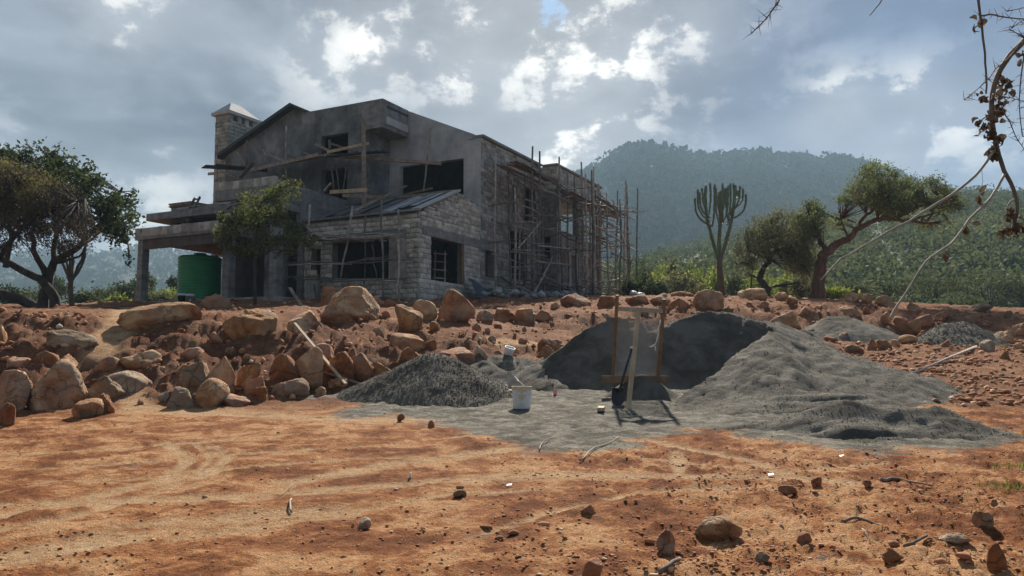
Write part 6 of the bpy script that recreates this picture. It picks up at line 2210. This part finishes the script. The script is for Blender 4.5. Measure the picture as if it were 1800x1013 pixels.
obj1('post', M['brown_wood'], lambda m: m.beam(sp(1076.5, 676, 0.0), sp(1085, 519, -0.55), 0.055, 0.05, (0, 1, 0)), sieve)
obj1('post', M['brown_wood'], lambda m: m.beam(sp(1156, 676, 0.0), sp(1167, 526, -0.55), 0.065, 0.05, (0, 1, 0)), sieve)
obj1('crossbar', M['pale_twig'], lambda m: m.beam(sp(1086, 543, -0.52), sp(1165, 547, -0.52), 0.05, 0.075), sieve)
obj1('crossbar', M['wood'], lambda m: m.beam(sp(1084, 562, -0.35), sp(1119, 562, -0.35), 0.03, 0.03), sieve)
obj1('foot_board', M['brown_wood'], lambda m: m.beam(sp(1058, 667, -0.06), sp(1175, 667, -0.06), 0.04, 0.13), sieve)
obj1('prop', M['pale_wood'], lambda m: m.beam(sp(1122, 548, -0.60), at(1104, 716, d_s - 1.55) * np.array([1, 1, 0]) + np.array([0, 0, gz(at(1104, 716, d_s - 1.55)[0], d_s - 1.55) - .03]) - s0, 0.075, 0.06, (0, 1, 0)), sieve)


def screen(m):
    for i in range(41):
        x = i / 40
        a, b = sp(1079 + 77 * x, 660, -0.01), sp(1087 + 74 * x, 560, -0.38)
        m.beam(a, b, 0.006, 0.006, (0, 1, 0))
    for i in range(57):
        t = i / 56
        a, b = sp(1079 + 8 * t, 660 - 100 * t, -0.01 - .37 * t), sp(1156 + 5 * t, 660 - 100 * t, -0.01 - .37 * t)
        m.beam(a, b, 0.0042, 0.0042, (0, 1, 0))


o = obj1('wire_screen', M['wire'], screen, sieve)
o['kind'] = 'stuff'
obj1('rope', M['white_plastic'], lambda m: (m.tube(wob([sp(1161, 562, -.5), sp(1158, 585, -.5), sp(1154, 600, -.5), sp(1150, 608, -.5), sp(1141, 610, -.5)], np.random.default_rng(2), .008), .009, 5),
                                             m.tube(wob([sp(1150, 608, -.5), sp(1153, 617, -.5)], np.random.default_rng(3), .006), .009, 5)), sieve)

# shovel leaning on the prop
q1 = at(1087, 702, d_s - 1.2)
q1[2] = gz(q1[0], q1[1])
shov = empty('shovel', q1, 0, label='shovel with a dark blue handle leaning on the sieve', cat='shovel')
tip = at(1110, 613, d_s - 1.0) - q1
obj1('handle', M['metal'], lambda m: m.tube([np.array([0.02, 0.0, 0.25]), tip], .022, 8), shov)
obj1('grip', M['white_plastic'], lambda m: m.tube([tip, tip + np.array([0.005, 0, .035])], .024, 8), shov)
obj1('blade', M['metal'], lambda m: m.add([(-.11, 0, .30), (.09, .02, .30), (.10, .0, .08), (0, -.03, -.05), (-.11, -.02, .08), (-.0, .05, .2), (-.11, .015, .30), (.09, .035, .30), (.10, .015, .08), (0, -.015, -.05), (-.11, -.005, .08), (0, .065, .2)],
                                          [(0, 5, 4), (0, 1, 5), (1, 2, 5), (2, 3, 5), (3, 4, 5), (6, 10, 11), (6, 11, 7), (7, 11, 8), (8, 11, 9), (9, 11, 10), (0, 1, 7, 6), (1, 2, 8, 7), (2, 3, 9, 8), (3, 4, 10, 9), (4, 0, 6, 10)]), shov)


def bucket(label, p, R, H, tilt=(0, 0, 0), stain=False, up=False):
    e = empty('bucket', p, 0, label=label, cat='bucket')
    e.rotation_euler = tilt
    r0 = R * 0.88
    m = MB()
    m.lathe([(0, 0.003), (r0 - .006, 0.003), (r0, 0.012), (R * .99, H - .05), (R * .985, H - .01), (R * .95, H - .01), (r0 - .012, 0.03), (0, 0.03)], 36)
    m.build('body', M['white_plastic'], e)
    m = MB()
    m.lathe([(R * .99, H - .06), (R * 1.06, H - .055), (R * 1.06, H - .045), (R * 1.0, H - .04), (R * 1.0, H - .018), (R * 1.07, H - .014), (R * 1.07, H), (R * .96, H), (R * .95, H - .02)], 36)
    m.build('rim', M['stain'] if stain else M['white_plastic'], e)
    m = MB()
    arc = [(R * 1.07 * math.cos(t), -R * .35 * math.sin(t) - R * .92, H - .06 - .09 * math.sin(t)) for t in np.linspace(0.05, math.pi - .05, 12)]
    m.tube(arc, .003, 4)
    m.build('handle', M['wire'], e)
    if stain:                                       # dried cement splashed on the front
        gq = np.random.default_rng(8)
        m = MB()
        n = 22
        vs, fs = [(0, 0, 0)], []
        zc = H * .66
        ring = []
        for k in range(n):
            t = 2 * math.pi * k / n
            rr_ = 1 + .25 * math.sin(3 * t) + gq.uniform(-.2, .2)
            u, v = .50 * rr_ * math.cos(t), H * .21 * rr_ * math.sin(t)
            ring.append((u, zc + v))
        pts = [(0.0, zc)] + ring
        vs = []
        for u, z in pts:
            rz = (r0 + (R * .99 - r0) * z / (H - .05)) + .0025
            vs.append((rz * math.sin(u), -rz * math.cos(u), min(z, H - .065)))
        fs = [(0, 1 + k, 1 + (k + 1) % n) for k in range(n)]
        m.add(vs, fs)
        m.build('stain', M['stain'], e)
    return e


pb = gput(917, 719)
bucket('white plastic bucket with a dried cement stain standing on the grey sand', pb, 0.162, 0.37, stain=True)
pu = gput(892, 634)
bucket('small white bucket tipped on the sand behind the gravel cone', pu + np.array([0, .05, 0.0]), 0.115, 0.24, tilt=(0.35, 0.15, 0.4))

# sack behind the bucket
ps = gput(903, 690)
sack = empty('cement_sack', ps, 0, label='crumpled empty paper sack standing up behind the stained white bucket', cat='sack')


def sack_m(m):
    g = np.random.default_rng(12)
    cols, rows_ = 11, 9
    for side in (-1, 1):
        vs, fs = [], []
        for j in range(rows_):
            v = j / (rows_ - 1)
            for i in range(cols):
                u = i / (cols - 1) * 2 - 1
                wv = .19 * (1 - .55 * v ** 1.5)
                th = (.045 + .05 * (1 - v)) * math.sqrt(max(0, 1 - u * u)) * side
                x = u * wv - .14 * v + .10 + (0 if abs(u) == 1 else g.normal() * .008)
                z = .36 * v * (1 - .35 * (u * .5 + .5) ** 2 * 1.2) + (0 if abs(u) == 1 else g.normal() * .008)
                vs.append((x, th + .03 * math.sin(6 * v + 3 * u) * .5, z))
        for j in range(rows_ - 1):
            for i in range(cols - 1):
                a = j * cols + i
                fs.append((a, a + 1, a + 1 + cols, a + cols))
        m.add(vs, fs, True)


obj1('cloth', M['sack'], sack_m, sack)
p = gput(882, 699)
e = empty('board', p, 0, label='short board edge lying between the gravel cone and the stained bucket', cat='board')
obj1('plank', M['pale_wood'], lambda m: m.hexa([(-.06, -.1, 0), (.34, -.1, 0), (.34, .12, 0), (-.06, .12, 0), (-.06, -.1, .12), (.34, -.1, .12), (.34, .12, .13), (-.06, .12, .13)]), e)
p = gput(868, 692)
e = empty('plastic_bag', p, 0, label='torn white plastic wrap against the right foot of the gravel cone', cat='plastic bag')


def bag(m):
    g = np.random.default_rng(14)
    for k in range(16):
        c = np.array([g.uniform(-.12, .14), g.uniform(-.08, .05), g.uniform(.02, .16)])
        a, b = g.normal(size=3) * .07, g.normal(size=3) * .05
        m.add([c - a, c - b, c + a * .8 + [0, 0, .02], c + b], [(0, 1, 2), (0, 2, 3)])


obj1('film', M['white_plastic'], bag, e)

p = gput(976, 697)
cone = empty('marker_cone', p, 0, label='tiny pink plastic cone on the grey sand', cat='cone')
obj1('body', M['pink'], lambda m: m.lathe([(0.045, 0.0), (0.05, 0.005), (.038, .02), (.022, .075), (.018, .10), (0, .105)], 14), cone)
obj1('foot', M['pink'], lambda m: m.box((-.055, -.055, -.004), (.055, .055, .008)), cone)
p = gput(1057, 727)
e = empty('wood_block', p + np.array([0, 0, .02]), -0.18, label='short pale offcut of timber lying on the grey sand', cat='wood block')
obj1('block', M['pale_wood'], lambda m: m.hexa([(-.055, -.16, -.01), (.055, -.16, -.01), (.055, .16, 0.0), (-.055, .16, 0.0), (-.05, -.16, .045), (.05, -.16, .045), (.05, .16, .055), (-.05, .16, .055)]), e)


def stick(label, pts, r0, r1, mat, name='stick', lift=0.02, seed=3, cat='stick', ends=None):
    P = []
    for k, pt in enumerate(pts):
        q = gput(pt[0], pt[1])
        q[2] += lift + (pt[2] if len(pt) > 2 else 0)
        P.append(q)
    e = empty(name, P[0], 0, label=label, cat=cat)
    m = MB()
    limb(m, [q - P[0] for q in P], r0, r1, np.random.default_rng(seed), r0 * .25, 7)
    m.build('wood', M[mat], e)
    return e


p0, p1 = gput(612, 673), gput(527, 600)
e = empty('board', p0, 0, label='long pale board leaning on the boulders of the left bank', cat='board')
obj1('plank', M['pale_wood'], lambda m: m.beam((0.02, -.34, .06), p1 - p0 + np.array([0, -.45, .20]), .06, .03, (.4, -.5, .6)), e)
p0, p1 = gput(655, 676), gput(575, 655)
e = empty('board', p0, 0, label='brown plank lying below the long pale board', cat='board')
obj1('plank', M['wood'], lambda m: m.beam((0, -.1, .05), p1 - p0 + np.array([0, -.2, .12]), .10, .03), e)
p0, p1 = gput(1594, 666), gput(1716, 612)
e = empty('pole', p0, 0, label='long grey pole lying on the red earth at the right', cat='pole')
obj1('wood', M['pale_twig'], lambda m: m.tube([(0, 0, .05), (p1 - p0) * .5 + np.array([0, 0, .09]), p1 - p0 + np.array([0, 0, .10])], [.03, .034, .042], 8), e)
stick('thin straight stick lying low at the right', [(1722, 661), (1790, 668)], .02, .014, 'wood', seed=5)
stick('forked pale twig at the edge of the grey sand', [(1020, 812), (1045, 792), (1070, 784), (1087, 773)], .012, .005, 'pale_twig', seed=6)
stick('small bent pale twig on the grey sand', [(948, 795), (953, 783), (965, 778), (976, 772)], .008, .004, 'pale_twig', seed=7)
stick('little curved pale root in the left foreground', [(512, 905), (510, 892), (512, 884)], .011, .007, 'pale_twig', seed=8)
stick('thin curved straw above the little root', [(490, 876), (500, 865), (516, 852)], .004, .002, 'pale_twig', seed=9)
stick('crooked brown stick in the right foreground', [(1480, 924), (1505, 918), (1540, 920), (1562, 928)], .016, .009, 'wood', seed=10)
stick('short dark stick lying near the bottom edge', [(1160, 1012), (1180, 1004), (1195, 996)], .018, .014, 'twig', seed=11)
stick('short grey stick in the right foreground under the crooked one', [(1590, 968), (1610, 962), (1630, 957)], .013, .01, 'twig', seed=12)
stick('thin pale straw near the crooked stick', [(1516, 942), (1528, 952)], .005, .003, 'pale_twig', seed=13)
stick('dry brown root lying at the right on the worn ground', [(1548, 850), (1580, 846), (1610, 852), (1640, 858)], .02, .008, 'wood', seed=14)
p = gput(721, 843)
e = empty('peg', p, 0, label='small white peg standing in the worn ground', cat='peg')
obj1('stake', M['white_plastic'], lambda m: m.tube([(0, 0, -.02), (.004, 0, .055)], [.014, .012], 7), e)
for px, py, lab in ((1097, 932, 'white paper scrap'), ):
    pass
for px, py, w_, lab in ((1355, 836, .03, 'small white scrap on the worn ground beside the dark cube-like stone'), (1480, 803, .03, 'pale scrap at the edge of the dark sand'), (895, 856, .03, 'flat white scrap in the middle of the worn ground')):
    p = gput(px, py)
    m = MB()
    m.add([(-w_, -.02, .012), (w_ * .8, -.03, .02), (w_, .02, .03), (-w_ * .7, .03, .022), (-w_, -.02, .016), (w_ * .8, -.03, .024), (w_, .02, .034), (-w_ * .7, .03, .026)], [(0, 1, 2, 3), (4, 7, 6, 5), (0, 4, 5, 1), (1, 5, 6, 2), (2, 6, 7, 3), (3, 7, 4, 0)])
    o = m.build('paper_scrap', M['white_plastic'])
    o.location = p
    tag(o, lab, 'scrap')

# around the foot of the house
for i, (px, py, lab) in enumerate(((1093, 519, 'white plastic lump, leftmost of the white litter at the end of the scaffolding'), (1113, 520, 'crumpled white sheet, middle of the white litter'), (1126, 522, 'upright white scrap, rightmost of the white litter'))):
    p = gput(px, py)
    g = np.random.default_rng(60 + i)
    V, Fc = ICO[2]
    V = V * (1 + g.uniform(-.3, .3, (len(V), 1))) * np.array([.18, .14, .11])
    o = np_obj('plastic_litter', V, Fc, M['white_plastic'])
    o.location = p + np.array([0, 0, .10])
    tag(o, lab, 'litter', 'white litter at the end of the scaffolding')
for x0, x1, y0, y1, lab in ((1188, 1202, 499, 514, None),):
    pass
p = gput(1254, 520)
e = empty('metal_sheet', p, 0.2, label='bent pale metal sheet leaning behind the big round boulder', cat='metal sheet')
obj1('sheet', M['white_plastic'], lambda m: [m.hexa([(-.34 + k * .17, .0, 0), (-.18 + k * .17, 0, 0), (-.18 + k * .17, .02, 0), (-.34 + k * .17, .02, 0), (-.42 + k * .19, .16 + .05 * (k % 2), .62), (-.25 + k * .19, .16, .62), (-.25 + k * .19, .18, .62), (-.42 + k * .19, .18 + .05 * (k % 2), .62)]) for k in range(4)], e)
pt = hw(-0.35, 4.3, 0)
pt[2] = gz(pt[0], pt[1])
e = empty('tarpaulin', pt, HROT, label='dark blue tarpaulin crumpled against the side wall of the annex', cat='tarpaulin')


def tarp(m):
    g = np.random.default_rng(17)
    cols, rows_ = 9, 7
    vs, fs = [], []
    for j in range(rows_):
        for i in range(cols):
            u, v = i / (cols - 1), j / (rows_ - 1)
            vs.append((-.9 + 1.9 * u, -.05 - .55 * (1 - v) + .10 * math.sin(9 * u + v * 2) + g.normal() * .02, -.1 + .95 * v * (1 - .55 * u) + g.normal() * .02))
    for j in range(rows_ - 1):
        for i in range(cols - 1):
            a = j * cols + i
            fs.append((a, a + 1, a + 1 + cols, a + cols))
    m.add(vs, fs, True)


obj1('cloth', M['tarp'], tarp, e)
for i, (a, b, lab, mt) in enumerate(((-1.2, 4.6, 'grey bucket beside the tarpaulin, left of two', 'wire'), (-1.3, 5.3, 'dented grey can beside the tarpaulin, right of two', 'concrete'))):
    q = hw(a, b, 0)
    q[2] = gz(q[0], q[1])
    e = empty('bucket', q, 0, label=lab, cat='bucket')
    obj1('body', M[mt], lambda m: m.lathe([(0, 0), (.14, 0), (.17, .36), (.155, .36), (.13, .05), (0, .05)], 18), e)
    obj1('rim', M['wire'], lambda m: m.lathe([(.168, .33), (.182, .335), (.182, .365), (.160, .37)], 18), e)
for i, (a, b, a2, b2, h, lab) in enumerate(((-1.9, 6.6, -0.1, 6.9, 1.5, 'plank leaning against the side wall under the narrow opening'), (-1.6, 8.9, -.2, 8.5, 1.3, 'short plank leaning on the wall among the scaffold poles'))):
    q = hw(a, b, 0)
    q[2] = gz(q[0], q[1])
    q2 = hw(a2, b2, h) - q
    e = empty('board', q, 0, label=lab, cat='board')
    obj1('plank', M['wood'], lambda m: m.beam((0, 0, 0), q2, .16, .04, (1, 0, .3)), e)
for i, (px, py, lab) in enumerate(((493, 528, 'plank fallen slantwise beside the right balcony column'),)):
    a0, a1 = gput(500, 537), gput(530, 536)
    e = empty('board', a0, 0, label=lab, cat='board')
    obj1('plank', M['wood'], lambda m: m.beam((0, 0.6, .75), a1 - a0 + np.array([0, 0, .05]), .14, .04), e)
q = hw(5.0, -0.55, 0)
q[2] = gz(q[0], q[1])
e = empty('bucket', q, 0, label='pale yellow bucket on a stone stand in the shade beside the annex wall', cat='bucket')
e.location.z += 0.9
obj1('body', M['stain'], lambda m: m.lathe([(0, 0), (.14, 0), (.17, .36), (.155, .36), (.13, .05), (0, .05)], 18), e)
obj1('stand', M['dark_stone'], lambda m: m.box((-.25, -.25, -.95), (.25, .25, -.004)), e)

# ------------------------------------------------------------------ air: one closed box of thin haze round everything
hm = bpy.data.materials.new('air')
hm.use_nodes = True
hn = N(hm.node_tree)
ho = hn.new('ShaderNodeOutputMaterial')
hv = hn.new('ShaderNodeVolumePrincipled')
hv.inputs['Color'].default_value = (0.56, 0.80, 1.0, 1)
hv.inputs['Density'].default_value = 0.0005
hv.inputs['Anisotropy'].default_value = 0.0
hn.link(hv.outputs[0], ho.inputs['Volume'])
mb = MB()
mb.box((-2300, -60, -4.0), (2300, 1320, 228))
haze = mb.build('haze', hm)
tag(haze, kind='stuff', label='thin bluish haze in the air')
